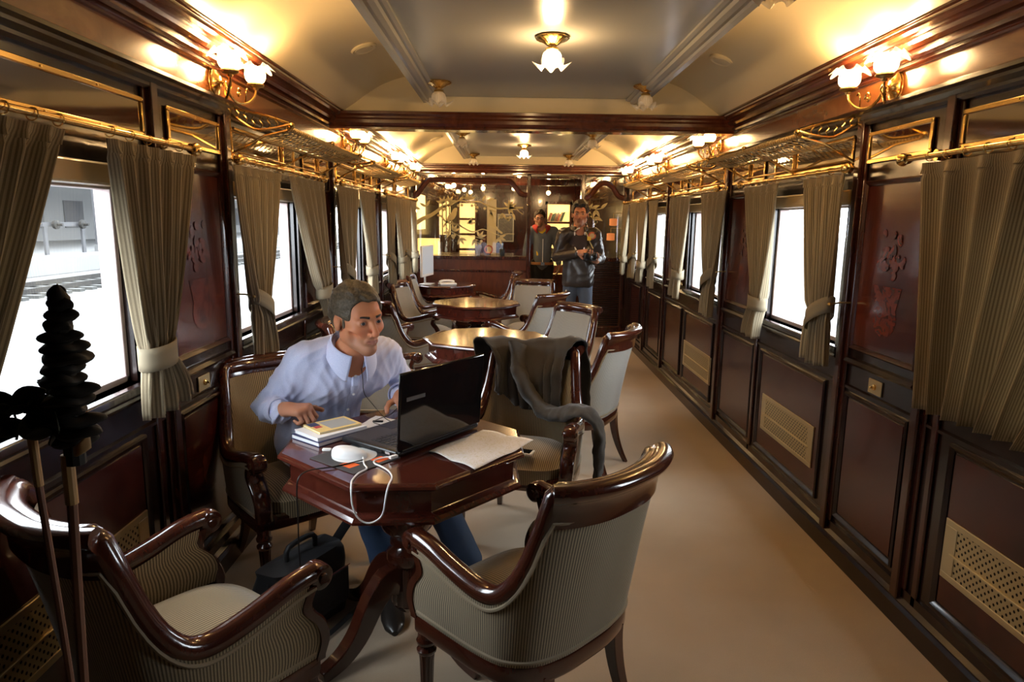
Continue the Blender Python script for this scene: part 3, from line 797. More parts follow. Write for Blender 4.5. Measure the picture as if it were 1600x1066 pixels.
# ------------------------------------------------------------------ curtain rods, curtains, luggage racks
XR=1.285; ZR=1.738
def rod(s,a,b,lab):
    th=thing('curtain_rod',(s*XR,(a+b)/2,ZR),lab,'curtain rod','brass curtain rods'); h=(b-a)/2
    MB().lathe([(.010,-h),(.010,h)],ax='y',n=14).build('pole','brass',th)
    for d in(-1,1):
        t=MB().lathe([(.010,0),(.018,.004),(.018,.010),(.011,.016),(.020,.026),(.024,.038),(.020,.050),(.010,.058),(.0,.060)],ax='y',n=16)
        if d<0: t.v=[(x,-y,z) for x,y,z in t.v]
        o=t.build('finial','brass',th); o.location=(0,d*h,0)
        t=MB(); t.tube([(0,d*(h-.03),0),(s*.03,d*(h-.03),.004),(s*(W-XR-.002),d*(h-.03),.012)],.006,8); t.lathe([(.02,0),(.02,.006),(.01,.010)],c=(s*(W-XR-.0)-(.01 if s>0 else 0),d*(h-.03),.012),ax='x',n=14)
        t.build('bracket','brass',th)
rods=[(1.05,2.50),(2.98,4.25),(4.80,5.98),(6.45,7.35),(7.50,8.50)]
rn=['over the nearest window','over the second window','over the third window','over the fourth window','over the farthest window']
for s,sd in((-1,'left'),(1,'right')):
    for (a,b),q in zip(rods,rn): rod(s,a,b,'thin brass curtain rod %s on the %s wall'%(q,sd))
MB_ring=None
def curtain(s,ta,tb,tie,bot,label,zb=.86,zt=1.08,folds=6,seed=0,tied=True,tw=.11,hook=None,bow=0.):
    """ta,tb: y range at the rod; tie: y centre at the band; bot: (y0,y1) at the hem"""
    global MB_ring
    rr=random.Random(seed); yc=(ta+tb)/2
    th=thing('curtain',(s*XR,yc,zb),label,'curtain','striped curtains')
    Wc=(tb-ta)*1.9; H=1.715-zb; ph=[rr.uniform(-.5,.5) for _ in range(12)]
    vt=(zt-zb)/H
    hc=(ta+tb)/2
    def sect(v):
        # v: 0 hem, 1 top -> (y0,y1,amp)
        if not tied:
            k=v; a=lerp(bot[0],ta,k); b=lerp(bot[1],tb,k); return a,b,.022+.012*(1-v)
        if v>=vt:
            k=(v-vt)/(1-vt); kk=k**.62
            c=lerp(tie,hc,k**1.0)+bow*math.sin(PI*k); hw=lerp(tw/2,(tb-ta)/2,k**.75)
            return c-hw,c+hw,lerp(.030,.017,k)
        k=(vt-v)/vt; k2=math.sin(k*PI/2)
        c=lerp(tie,(bot[0]+bot[1])/2,k2); hw=lerp(tw/2,(bot[1]-bot[0])/2,k2); return c-hw,c+hw,lerp(.030,.024,k)
    def fn(u,v):
        a,b,am=sect(v); q=u+.012*math.sin(2*PI*u*2+ph[0]*4)
        w=math.sin(2*PI*folds*q+ph[1]*1.5*(1-v)+ph[2]*3)
        w2=math.sin(2*PI*folds*.5*q+ph[3]*6+v*2)
        y=lerp(a,b,q)+am*.35*math.cos(2*PI*folds*q+ph[2]*3)*min(1,(b-a)/.3)*(.7)
        x=am*(w*.85+.45*w2*(1-v*.7))
        if v>.955: x*=.55; 
        if tied:
            edge=abs(v-vt)/.05
            if edge<1: x*=.55+.45*edge
            x+= .03*math.sin(2*PI*(u-.25))*(0) 
        if v<.02: pass
        return (-s*(.0+x),y-yc,v*H+.006*math.sin(5*u+ph[4]*9)*(1-v))
    t=MB(); t.grid(fn,folds*14,46,uv=lambda u,v:(u*Wc,v*H))
    o=t.build('drape','curtain',th,ang=180); so=o.modifiers.new('s','SOLIDIFY'); so.thickness=.003
    # header tape
    t=MB(); t.grid(lambda u,v:(lambda p:(p[0]-s*.0035,p[1],p[2]))(fn(u,.955+.045*v)),folds*14,2,uv=lambda u,v:(u*Wc,v*.03)); t.build('header','curtain',th,ang=180)
    nr=max(3,int((tb-ta)/.085))
    for k in range(nr):
        y=lerp(ta+.02,tb-.02,k/(nr-1))-yc
        if MB_ring is None:
            g=MB(); g.tube([(0.0,math.sin(a)*0+.0,0) for a in (0,)]*0+[(.015*math.cos(2*PI*i/16),.003*math.sin(2*PI*i/16*1),.015*math.sin(2*PI*i/16)) for i in range(16)],.0018,6,closed=True)
            MB_ring=g.build('curtain_ring','brass',th); r_=MB_ring
        else:
            r_=MB_ring.copy(); COL.objects.link(r_); r_.parent=th
        r_.location=(0,y,ZR-zb+.001 -.004)
    if tied:
        hk=hook if hook is not None else tie
        t=MB(); P=[]
        hw=tw/2+.012; dz=(hk-tie)
        n=28
        def band(u,v):
            a=2*PI*u; r=1.0
            y=tie-yc+hw*math.cos(a); x=-s*(.050*math.sin(a))
            z=zt-zb+(v-.5)*.075+ (y-(tie-yc))*(.55 if dz>0 else -.55 if dz<0 else .1)
            return (x,y,z)
        t.grid(band,n,3,cu=True); o=t.build('tie_band','tieband',th,ang=180); so=o.modifiers.new('s','SOLIDIFY'); so.thickness=.004
        if hook is not None:
            t=MB(); sg=1 if dz>0 else -1; y0=tie-yc+sg*hw; z0=zt-zb+sg*hw*.55*sg
            t.tube([(0,y0,z0),(s*.03,y0+sg*.02,z0+.01),(s*(W-XR),y0+sg*.03,z0+.012)],.004,6); t.ell((-s*.004,y0,z0),(.010,.012,.010),10,8)
            t.build('tie_hook','brass_dark',th)
    return th
C=curtain
C(-1,1.28,1.80,1.26,(1.02,1.38),'striped curtain at the left picture edge, near side of the nearest left window',seed=1,folds=7,zt=1.0,zb=.80,tw=.16)
C(-1,1.985,2.54,2.17,(2.06,2.38),'striped curtain beside the plant, far side of the nearest left window',seed=2,folds=7,zb=.862,zt=1.06,tw=.145)
C(-1,2.90,3.50,3.12,(3.02,3.33),'striped curtain on the near side of the second left window, banded to its near jamb',seed=3,folds=6,zb=.84,zt=1.10,hook=2.9,tw=.17)
C(-1,3.62,4.30,4.20,(4.28,4.52),'pale-edged striped curtain gathered on the far side of the second left window',seed=4,folds=6,zb=.83,zt=1.06,tw=.16)
C(-1,4.56,5.20,4.86,(4.80,5.10),'striped curtain on the near side of the third left window, above the man\'s head',seed=5,folds=6,zb=.85,zt=1.10,hook=4.6,tw=.19)
C(-1,5.24,5.86,5.72,(5.62,5.86),'striped curtain gathered on the far side of the third left window',seed=6,folds=5,zb=.86,zt=1.08,tw=.16)
C(-1,6.45,6.98,6.66,(6.60,6.9),'striped curtain on the near side of the fourth left window',seed=7,folds=5,zt=1.10,hook=6.4,tw=.17)
C(-1,7.0,7.42,7.36,(7.28,7.46),'pale-edged narrow striped curtain on the far side of the fourth left window',seed=8,folds=4,zt=1.08,tw=.12)
C(-1,7.52,8.0,7.72,(7.66,7.9),'striped curtain on the near side of the farthest left window',seed=9,folds=4,zt=1.10,hook=7.5,tw=.15)
C(-1,8.02,8.46,8.36,(8.26,8.46),'striped curtain on the far side of the farthest left window',seed=10,folds=4,zt=1.08,tw=.12)
C(1,1.30,2.40,2.0,(1.72,2.26),'wide striped curtain hanging loose at the right picture edge',seed=11,folds=7,zb=.885,tied=False)
C(1,2.955,3.36,3.08,(2.98,3.20),'striped curtain on the near side of the second right window, banded to its near jamb',seed=12,folds=5,zb=.865,zt=1.10,hook=2.95,tw=.17)
C(1,3.69,4.20,3.86,(3.84,4.06),'striped curtain gathered on the far side of the second right window',seed=13,folds=5,zb=.85,zt=1.06,tw=.15)
C(1,4.56,5.14,4.84,(4.76,5.0),'striped curtain on the near side of the third right window, banded to its near jamb',seed=14,folds=5,zb=.845,zt=1.10,hook=4.7,tw=.2)
C(1,5.40,6.08,5.72,(5.66,5.96),'striped curtain gathered on the far side of the third right window',seed=15,folds=5,zb=.875,zt=1.08,tw=.16)
C(1,6.62,7.06,6.76,(6.7,6.95),'striped curtain on the near side of the fourth right window',seed=16,folds=4,zt=1.10,hook=6.6,tw=.17)
C(1,7.08,7.56,7.32,(7.3,7.5),'striped curtain gathered on the far side of the fourth right window',seed=17,folds=4,zt=1.06,tw=.14)
C(1,7.68,8.14,7.86,(7.8,8.02),'striped curtain on the near side of the farthest right window',seed=18,folds=4,zt=1.10,hook=7.65,tw=.15)
C(1,8.16,8.60,8.42,(8.38,8.58),'striped curtain nearest the glazed partition on the right wall',seed=19,folds=4,zt=1.06,tw=.14)
# ---- luggage racks
RK={}
def rack(s,y0,y1,label):
    th=thing('luggage_rack',(s*W,y0,1.76),label,'luggage rack','brass net luggage racks'); Ln=y1-y0; Dp=.27
    X=lambda d:-s*d
    key='net%d'%s
    # net: diamond mesh of thin cords sagging between rails
    t=MB(); cols=int(Ln/.026); rows=10
    def P(i,j):
        u=i/cols; v=j/rows; d=.03+v*(Dp-.03); sag=-.030*math.sin(PI*v)-.010*math.sin(PI*u)
        return Vector((X(d),u*Ln,.115+.0*v+sag))
    for i in range(cols):
        for j in range(rows):
            if (i+j)%2==0: a,b=P(i,j),P(i+1,j+1)
            else: a,b=P(i+1,j),P(i,j+1)
            q=(b-a); n=Vector((-q.y,q.x,0))*0+Vector((-q.y,q.x,0)).normalized()*.0042; z=Vector((0,0,.0016))
            t.add([a-n,a+z*1.5,a+n,b-n,b+z*1.5,b+n],[(0,1,4,3),(1,2,5,4),(0,3,5,2)])
    t.build('net','rackcord',th,smooth=False)
    t=MB(); t.tube([(X(Dp),-.01,.118),(X(Dp),Ln+.01,.118)],.008,8); t.tube([(X(.03),0,.118),(X(.03),Ln,.118)],.006,8)
    t.tube([(X(.03),0,.02),(X(.03),Ln,.02)],.005,8)
    t.build('rail','brass',th)
    # loops of cord round the front rail
    t=MB(); k=0
    while k*.026<Ln: t.tube([(X(Dp+.010*math.cos(a)),k*.026+.004*math.sin(a),.118+.010*math.sin(a)) for a in [2*PI*q/8 for q in range(8)]],.0028,4,closed=True); k+=1
    t.build('rail_lashing','rackcord',th)
    for q in([0,Ln*.5,Ln] if Ln>1 else [0,Ln]):
        t=MB(); t.tube(crs([(X(.0),q,.175),(X(.04),q,.165),(X(.12),q,.115),(X(.20),q,.118),(X(Dp+.005),q,.135)],12),.0065,8)
        t.tube([(X(.0),q,.0),(X(.03),q,.015),(X(.16),q,.085),(X(Dp),q,.112)],.006,8)
        t.tube([(X(.012),q,-.01),(X(.012),q,.19)],.009,8)
        t.ell((X(Dp+.012),q,.130),(.014,.011,.014),10,8); t.ell((X(.014),q,.2),(.014,.014,.018),10,8); t.ell((X(.014),q,-.01),(.013,.013,.015),10,8)
        t.build('bracket','brass',th)
    # rope balusters at the near end
    for e in(0,Ln):
        t=MB()
        for k in range(6):
            d=.05+k*.033; z1=interp(d,[0,.04,.12,.2,.3],[.175,.165,.115,.118,.135])
            t.tube(crs([(X(d),e,z1+.005),(X(d+.008),e,z1+.02),(X(d-.004),e,z1+.035),(X(d+.004),e,z1+.05)],6),.003,5)
        t.tube(crs([(X(0),e,.215),(X(.08),e,.19),(X(.16),e,.175),(X(Dp),e,.14)],10),.005,6)
        t.build('end_guard','brass',th)
M['rackcord']=mat('net_cord',(.42,.34,.20),.6,.25)
rack(-1,3.04,4.42,'brass luggage rack with cord net over the second left window')
rack(1,3.02,4.35,'brass luggage rack with cord net over the second right window')
rack(-1,4.86,6.1,'brass luggage rack with cord net over the third left window')
rack(1,4.82,6.05,'brass luggage rack with cord net over the third right window')
rack(-1,6.5,7.4,'brass luggage rack with cord net over the fourth left window')
rack(1,6.5,7.4,'brass luggage rack with cord net over the fourth right window')
# ------------------------------------------------------------------ glazed partition and bar room
YB=YP
pt=thing('glazed_partition',(0,YB,0),'mahogany and etched glass partition with a doorway closing off the saloon','partition')
M['part']=wood('partition_mahogany',(.050,.013,.007),(.10,.028,.012),.3,.5)
t=MB()
t.box(-1.36,-.03,0,.11,.03,1.03); t.box(.80,-.03,0,1.36,.03,1.03)
t.build('lower_panel','part',pt,bevel=.004)
t=MB(); t.box(-1.36,-.045,1.0,.11,.045,1.045); t.box(.80,-.045,1.0,1.36,.045,1.045)
t.box(-1.36,-.045,.84,.11,-.03,.87) ; t.box(-1.36,-.045,0,.11,-.03,.14); t.box(.80,-.045,0,1.36,-.03,.14)
t.build('ledge','mahog',pt,bevel=.006)
t=MB()
for x in(.115,.805): t.box(x-.025,-.05,0,x+.025,.05,2.10)
t.box(.11,-.04,2.03,.80,.04,2.06)
for x in(-1.345,1.345): t.box(x-.02,-.05,0,x+.02,.05,2.10)
t.build('door_post','mahog',pt,bevel=.006)
def archframe(pts,name):
    t=MB(); P=[Vector((x,0,z)) for x,z in pts]; fr=[]
    for i,p in enumerate(P):
        T=(P[min(i+1,len(P)-1)]-P[max(i-1,0)]).normalized(); n=Vector((-T.z,0,T.x)); fr.append((p,n,Vector((0,1,0))))
    t.sweep(fr,[(-.032,-.03),(-.02,-.045),(.012,-.05),(.032,-.03),(.032,.03),(-.032,.03)]); t.build(name,'part',pt,ang=50)
archframe(crs([(-1.35,1.80),(-1.31,1.82),(-1.25,1.90),(-1.18,1.98),(-1.10,2.0),(-.62,2.0),(-.20,2.0),(-.12,1.985),(-.05,1.91),(.01,1.845),(.09,1.825)],40),'arched_top_rail')
archframe(crs([(.83,1.80),(.90,1.83),(.98,1.94),(1.07,1.99),(1.17,1.95),(1.25,1.84),(1.33,1.80)],32),'arched_top_rail')
t=MB(); t.box(-1.32,-.006,1.045,.09,.0,2.08); t.box(.83,-.006,1.045,1.32,0,2.08); t.box(.14,-.004,2.06,.78,0,2.08)
gl=t.build('glass_pane','barglass',pt,smooth=False)
# louvred dark panel right of the door
t=MB()
for k in range(30): t.box(.84,-.040,.16+k*.028,1.31,-.03,.18+k*.028)
t.build('louvre_panel','mahog_dark',pt,bevel=.001)
M['etch']=mat('etched_glass',(.62,.56,.36),.7)
b=BS(M['etch']); nt=M['etch'].node_tree; out=[n for n in nt.nodes if n.type=='OUTPUT_MATERIAL'][0]
tl=nt.nodes.new('ShaderNodeBsdfTranslucent'); tl.inputs[0].default_value=(.85,.75,.45,1); mx=nt.nodes.new('ShaderNodeMixShader'); mx.inputs[0].default_value=.5
L(M['etch'],b.outputs[0],mx.inputs[1]); L(M['etch'],tl.outputs[0],mx.inputs[2]); L(M['etch'],mx.outputs[0],out.inputs[0])
# etched drawing: coordinates on the pane in drawing units (1 unit = 1.08 mm)
def EX(X,Y): return (-1.35+(X-61)*.001087, 1.036+(990-Y)*.00108)
et=MB()
def poly(pts):
    q=[EX(*p) for p in pts]; n=len(q); et.add([(x,-.009,z) for x,z in q]+[(x,-.0062,z) for x,z in q],[tuple(range(n)),tuple(range(n,2*n))]+[(i,(i+1)%n,n+(i+1)%n,n+i) for i in range(n)])
def branch(pts,w0,w1):
    P=crs(pts,max(8,len(pts)*5)); a=[];b=[]
    for i,p in enumerate(P):
        q=P[min(i+1,len(P)-1)];r=P[max(i-1,0)]; dx,dy=q[0]-r[0],q[1]-r[1]; l=math.hypot(dx,dy) or 1; w=lerp(w0,w1,i/(len(P)-1))/2
        a.append((p[0]-dy/l*w,p[1]+dx/l*w)); b.append((p[0]+dy/l*w,p[1]-dx/l*w))
    for i in range(len(P)-1): poly([a[i],a[i+1],b[i+1],b[i]])
def leaf(x,y,ang,l,w):
    c,s=math.cos(math.radians(ang)),math.sin(math.radians(ang)); o=[]
    for k in range(7): t_=k/6; o.append((t_*l,math.sin(PI*t_**.8)*w/2))
    for k in range(5,0,-1): t_=k/6; o.append((t_*l,-math.sin(PI*t_**.8)*w/2))
    poly([(x+a*c-b*s,y+a*s+b*c) for a,b in o])
def berry(x,y,r=14): poly([(x+r*math.cos(2*PI*k/12),y+r*math.sin(2*PI*k/12)) for k in range(12)])
def bird(pts): poly(crs(pts,len(pts)*2)[:-1])
branch([(80,600),(160,550),(260,505),(340,450),(400,405),(480,380),(540,350),(600,330),(680,345)],52,12)
branch([(680,345),(760,345),(830,345),(900,375),(980,405),(1060,420),(1180,410),(1340,405)],12,20)
branch([(1180,410),(1260,420),(1300,455),(1340,480)],14,8)
branch([(330,505),(380,520),(420,570),(480,600),(560,610),(640,650),(720,690),(780,692),(860,665),(930,680),(1000,710),(1080,735),(1150,715),(1240,715)],22,6)
branch([(430,630),(460,680),(500,700),(560,730),(620,760)],10,5); branch([(700,740),(760,750),(840,770),(900,780)],8,5)
branch([(480,560),(520,595),(580,610),(620,635)],16,10)
for x,y,a in[(400,370,-120),(400,370,-80),(400,370,-160),(400,370,-50),(470,360,-100),(470,360,-60),(470,360,-20),(700,320,-110),(700,320,-60),(700,320,-20),(700,320,-150),(590,320,-30),
    (1180,400,-140),(1180,400,-95),(1180,400,-60),(1180,400,-25),(1180,400,60),(1180,400,90),(1180,400,20),(1100,470,120),(1100,470,60),(1220,470,70),(200,410,-60),(200,410,-150),(130,440,-160),
    (480,700,120),(480,700,170),(520,690,-60),(520,690,-20),(520,690,-100),(600,770,60),(600,770,20),(600,770,110),(830,760,-60),(830,760,-20),(830,760,-110),(770,780,70),(770,780,110),(770,780,30),
    (1060,760,70),(1060,760,20),(1060,760,120),(1060,760,-20),(700,600,-60),(700,600,-10),(940,430,60),(940,430,20),(860,340,-60),(920,330,-20),(680,600,-30)]: leaf(x,y,a,90,30)
for x,y in[(400,445),(430,435),(415,410),(580,390),(620,385),(790,450),(800,410),(890,420),(1090,520),(1160,535),(1190,520),(1170,550),(520,765),(535,740),(510,745),(815,810),(850,805),(835,830),(470,395),(740,390),(780,380)]: berry(x,y,17)
bird([(565,430),(560,418),(535,420),(515,440),(500,470),(465,505),(445,545),(430,585),(390,640),(410,645),(445,600),(490,570),(530,545),(555,500),(560,465),(570,440)])
bird([(965,455),(990,500),(1000,560),(1020,610),(1060,665),(1105,700),(1090,715),(1050,690),(1000,650),(955,625),(932,590),(930,545),(940,500),(950,470)])
# right pane
for x,y,a in[(2110,430,60),(2110,430,120),(2110,430,-60),(2200,420,60),(2200,420,110),(2200,500,90),(2200,500,30),(2150,400,-20),(2260,400,-40),(2090,400,-100)]: leaf(x,y,a,100,36)
branch([(2080,400),(2150,400),(2220,410),(2290,395)],12,10)
for x,y in[(2180,520),(2210,560),(2130,480)]: berry(x,y,18)
et.build('etched_birds_and_branches','etch',gl,smooth=False)
# ---- room behind
for s,sd in((-1,'left'),(1,'right')):
    struct(bx(s*1.45,YB,0,s*1.55,YE,2.5).build('wall_bar_'+sd,'mahog_dark'))
struct(bx(-1.6,YE,0,1.6,YE+.08,2.5).build('wall_bar_back','mahog_red'))
struct(bx(-1.45,YB+.06,2.16,1.45,YE,2.2).build('ceiling_bar','cpanel'))
struct(bx(-1.45,YB+1.6,2.03,1.45,YB+1.7,2.16).build('trim_30','mahog'))
M['litback']=mat('backlit_shelf_back',(.9,.8,.5),.6,emit=(1,.66,.20,1),es=.85)
M['spines']=[mat('spine_%d'%i,c,.5) for i,c in enumerate([(.05,.03,.02),(.12,.05,.02),(.25,.18,.10),(.03,.05,.04),(.20,.03,.02)])]
def shelf(x0,x1,z0,z1,n,y,label,books):
    th=thing('lit_shelf_unit',((x0+x1)/2,y,0),label,'shelf'); h=(x1-x0)/2; d=.22
    t=MB(); t.box(-h-.03,-d,0,-h,0,z1+.05); t.box(h,-d,0,h+.03,0,z1+.05); t.box(-h-.03,-d,z1,h+.03,0,z1+.05); t.box(-h,-d,0,h,0,z0)
    t.build('case','mahog',th)
    bx(-h,-.012,z0,h,-.004,z1).build('backlit_panel','litback',th)
    for k in range(1,n):
        z=lerp(z0,z1,k/n); bx(-h,-d,z-.028,h,-.012,z+.010).build('shelf_board','mahog',th)
    point(((x0+x1)/2,y-.30,z1-.15),2.0,'shelf_light')
    if books:
        for k in range(n):
            z=lerp(z0,z1,k/n)+.013; xx=x0+.01; rr=random.Random(k)
            while xx<x1-.10*(k!=0)-.02:
                w=rr.uniform(.014,.024); hh=rr.uniform(.13,.17); ln=.03 if k else 0
                o=MB(); o.box(-w/2,-.12,0,w/2,0,hh)
                o.v=[(px+pz*.35,py,pz) for px,py,pz in o.v]
                b=o.build('book',M['spines'][rr.randrange(5)],smooth=False); b.location=(xx,y-.03,z)
                tag(b,'slanting dark book on the %s board of the backlit bookcase seen through the doorway'%(['lowest','second','third','top'][min(k,3)]),'book','books on the lit shelves'); xx+=w+.006
shelf(-1.02,-.74,.45,1.80,5,YE-.02,'narrow backlit display cabinet glowing yellow behind the etched birds',False)
shelf(.56,.96,.55,1.80,4,YE-.02,'backlit bookcase seen through the doorway behind the standing men',True)
cb=thing('glazed_cabinet',(-1.24,YE-.75,0),'tall glass-doored cabinet glowing at the far left of the bar','cabinet')
t=MB(); t.box(-.10,-.10,0,.10,.10,1.25); t.box(-.10,-.10,1.82,.10,.10,1.88)
for q in(-.10,-.035,.03,.085): t.box(q,-.10,1.25,q+.015,-.08,1.82)
t.build('case','mahog',cb); bx(-.095,.06,1.25,.095,.08,1.82).build('backlit_panel','litback',cb)
# bar counter behind the glass
th=thing('bar_counter',(-.70,YB+1.0,0),'mahogany bar counter behind the etched glass','counter')
bx(-.60,-.25,0,.60,.25,.98).build('front','mahog_red',th,bevel=.01); bx(-.66,-.30,.98,.66,.30,1.03).build('worktop','mahog',th,bevel=.008)
# door column, picture frame
tag(bx(-.53,YE-.10,0,-.36,YE-.03,1.88).build('cream_pillar','lunette',bevel=.004),'tall cream pillar behind the etched glass','pillar')
th=thing('picture_frame',(-.19,YE-.01,1.12),'grey framed picture on the far bar wall behind the glass','picture')
t=MB(); 
for q in((-.15,0,.15,.02),(-.15,.48,.15,.5),(-.15,.02,-.13,.48),(.13,.02,.15,.48)): t.box(q[0],-.03,q[1],q[2],-.0,q[3])
t.build('frame','silver',th); bx(-.13,-.012,.02,.13,-.004,.48).build('print',wood('grey_print',(.05,.05,.06),(.25,.25,.25),.4,.2,scale=(5,5,5)),th)
M['amber']=mat('lit_amber_glass',(.9,.6,.2),.3,emit=(1,.62,.16,1),es=1.1)
th=thing('lit_display_case',(-1.17,YB+.45,0),'small glowing display case at the far left behind the glass','display case')
bx(-.20,-.12,.0,.10,.12,1.04).build('case','mahog',th); bx(-.19,-.09,1.045,.09,.09,1.25).build('amber_glass','amber',th)
tag(bx(-1.452,YB+.85,1.36,-1.42,YB+1.75,1.86).build('lit_sign',mat('lit_yellow_panel',(.9,.8,.4),.5,emit=(1,.8,.35,1),es=.9)),'glowing yellow wall lightbox high at the far left behind the glass','lightbox')
# things standing on the partition ledge side of the bar
t=thing('bottle',(-.22,YB+.13,1.048),'small dark bottle with bright reflections behind the etched glass','bottle')
MB().lathe([(.0,0),(.032,0),(.034,.01),(.034,.09),(.014,.12),(.012,.15),(.014,.152),(.014,.16),(.0,.16)],n=20).build('body','blackgloss',t); MB().lathe([(.016,.135),(.017,.165),(.0,.166)],n=14).build('cap','chrome',t)
t=thing('ring_ornament',(-.40,YB+.16,1.048),'small orange ring-shaped ornament behind the etched glass','ornament')
MB().tube([(.05*math.cos(2*PI*k/24),0,.075+.05*math.sin(2*PI*k/24)) for k in range(24)],.010,8,closed=True).build('ring',mat('orange_ring',(.55,.12,.05),.4),t); bx(-.03,-.02,0,.03,.02,.025).build('foot','mahog',t)
o=MB().lathe([(.0,0),(.028,0),(.022,.02),(.040,.07),(.046,.11),(.038,.135),(.040,.15)],n=24,cap=False).build('glass_vase',mat('grey_glass',(.35,.35,.38),.1,coat=1)); o.location=(-.535,YB+.13,1.048)
bx(-1.30,YB+.031,1.0,.10,YB+.24,1.046).build('back_ledge','mahog'); tag(bpy.data.objects['back_ledge'],'narrow mahogany ledge behind the etched glass carrying the bottle','shelf')
tag(o,'grey glass vase behind the etched glass, left of the orange ring','vase')
for i,(x,z) in enumerate([(1.30,1.50),(1.27,1.30)]):
    th=thing('orange_lantern',(x,YB+.6,z),['upper','lower'][i]+' orange lantern glowing behind the right glass pane','lantern')
    MB().lathe([(.03,-.05),(.055,-.045),(.055,.045),(.03,.05)],n=16).build('shade',bpy.data.materials.get('orange_glow') or mat('orange_glow',(.7,.25,.08),.5,emit=(1,.28,.07,1),es=.35),th)
    MB().tube([(0,0,.05),(0,0,.12)],.004,6).build('stem','brass_dark',th); MB().tube([(0,0,.12),(1.452-x,0,.12)],.004,6).build('bracket','brass_dark',th)
# ceiling spots in the bar
for i,(x,y,z) in enumerate([(-1.08,10.6,2.0),(-.95,10.2,2.0),(-.86,11.2,1.98),(-.78,11.6,1.96),(-.55,11.0,2.0),(-.06,11.0,2.0),(-.05,10.3,1.98),(.50,11.2,1.95)]):
    th=thing('ceiling_lamp',(x,y,2.1605),['small lit globe lamp at the far left of the bar ceiling','lit globe lamp nearest the partition, left side of the bar','lit globe lamp third along the left bar ceiling','lit globe lamp deepest along the left bar ceiling','lit globe lamp above the narrow display cabinet','lit globe lamp above the framed picture','nearer lit globe lamp right of the second bird','lit globe lamp seen through the top of the doorway'][i],'lamp','small lit lamps in the bar')
    MB().lathe([(.03,0),(.03,-.01),(.008,-.015),(.008,-(2.158-z)+.03)],n=12).build('stem','brass',th)
    MB().ell((0,0,z-2.158),(.035,.035,.035),14,10).build('globe','shade_on',th)
    if i in(1,4,6,7): point((x,y,z-.06),10,'bar_light')
# ---- computer on the farthest table
th=thing('computer_monitor',(-1.10,8.05,.742),'white flat computer monitor standing on the farthest left table','monitor',rz=math.radians(79))
bx(-.10,-.07,0,.10,.07,.012).build('base','silver',th,bevel=.004); bx(-.02,.02,.01,.02,.035,.16).build('neck','silver',th,bevel=.003)
bx(-.22,-.012,.10,.22,.015,.46).build('housing','white',th,bevel=.006)
bx(-.20,-.0135,.13,.20,-.0115,.445).build('screen',mat('monitor_screen',(.3,.32,.35),.3,emit=(.55,.6,.65,1),es=.25),th)
th=thing('telephone',(-.86,8.05,.742),'white telephone lying on the farthest left table','telephone',rz=.3)
bx(-.10,-.07,0,.10,.07,.025).build('body','white',th,bevel=.008); MB().tube(crs([(-.09,.04,.03),(-.05,.04,.045),(.05,.04,.045),(.09,.04,.03)],10),.013,8).build('handset','white',th)
# ------------------------------------------------------------------ implicit surfaces for bodies and cloth
def _len(a): return np.sqrt((a*a).sum(-1))
def ev(prims,P):
    D=None
    for pr in prims:
        op=pr[0]
        if op in('rc','-rc'):
            _,a,b,r1,r2,k=pr; a=np.array(a,np.float32); b=np.array(b,np.float32); ba=b-a
            t=np.clip(((P-a)@ba)/max(1e-9,float(ba@ba)),0,1); d=_len(P-a-t[...,None]*ba)-(r1+(r2-r1)*t)
        elif op in('el','-el'):
            _,c,r,k=pr[:4]; R=pr[4] if len(pr)>4 else None
            q=P-np.array(c,np.float32)
            if R is not None: q=q@np.array(R,np.float32)
            r=np.array(r,np.float32); k0=_len(q/r); k1=_len(q/(r*r)); d=k0*(k0-1)/np.maximum(k1,1e-6)
        elif op in('bx','-bx'):
            _,c,h,rr,k=pr[:5]; R=pr[5] if len(pr)>5 else None
            q=P-np.array(c,np.float32)
            if R is not None: q=q@np.array(R,np.float32)
            q=np.abs(q)-(np.array(h,np.float32)-rr); d=_len(np.maximum(q,0))+np.minimum(q.max(-1),0)-rr
        elif op in('pl','-pl'): # half space: keep side n.(p-c)<0
            _,c,n,k=pr; n=np.array(n,np.float32); n=n/np.linalg.norm(n); d=(P-np.array(c,np.float32))@n
        if D is None: D=d; continue
        if op=='pl':
            D=np.maximum(D,d) if k<=0 else D+0+np.maximum(k-np.abs(D-d),0)**2/(4*k)+np.maximum(D,d)-D
        elif op[0]=='-':
            e=-d; D=np.maximum(D,e)+(np.maximum(k-np.abs(D-e),0)**2/(4*k) if k>0 else 0)
        else:
            D=np.minimum(D,d)-(np.maximum(k-np.abs(D-d),0)**2/(4*k) if k>0 else 0)
    return D
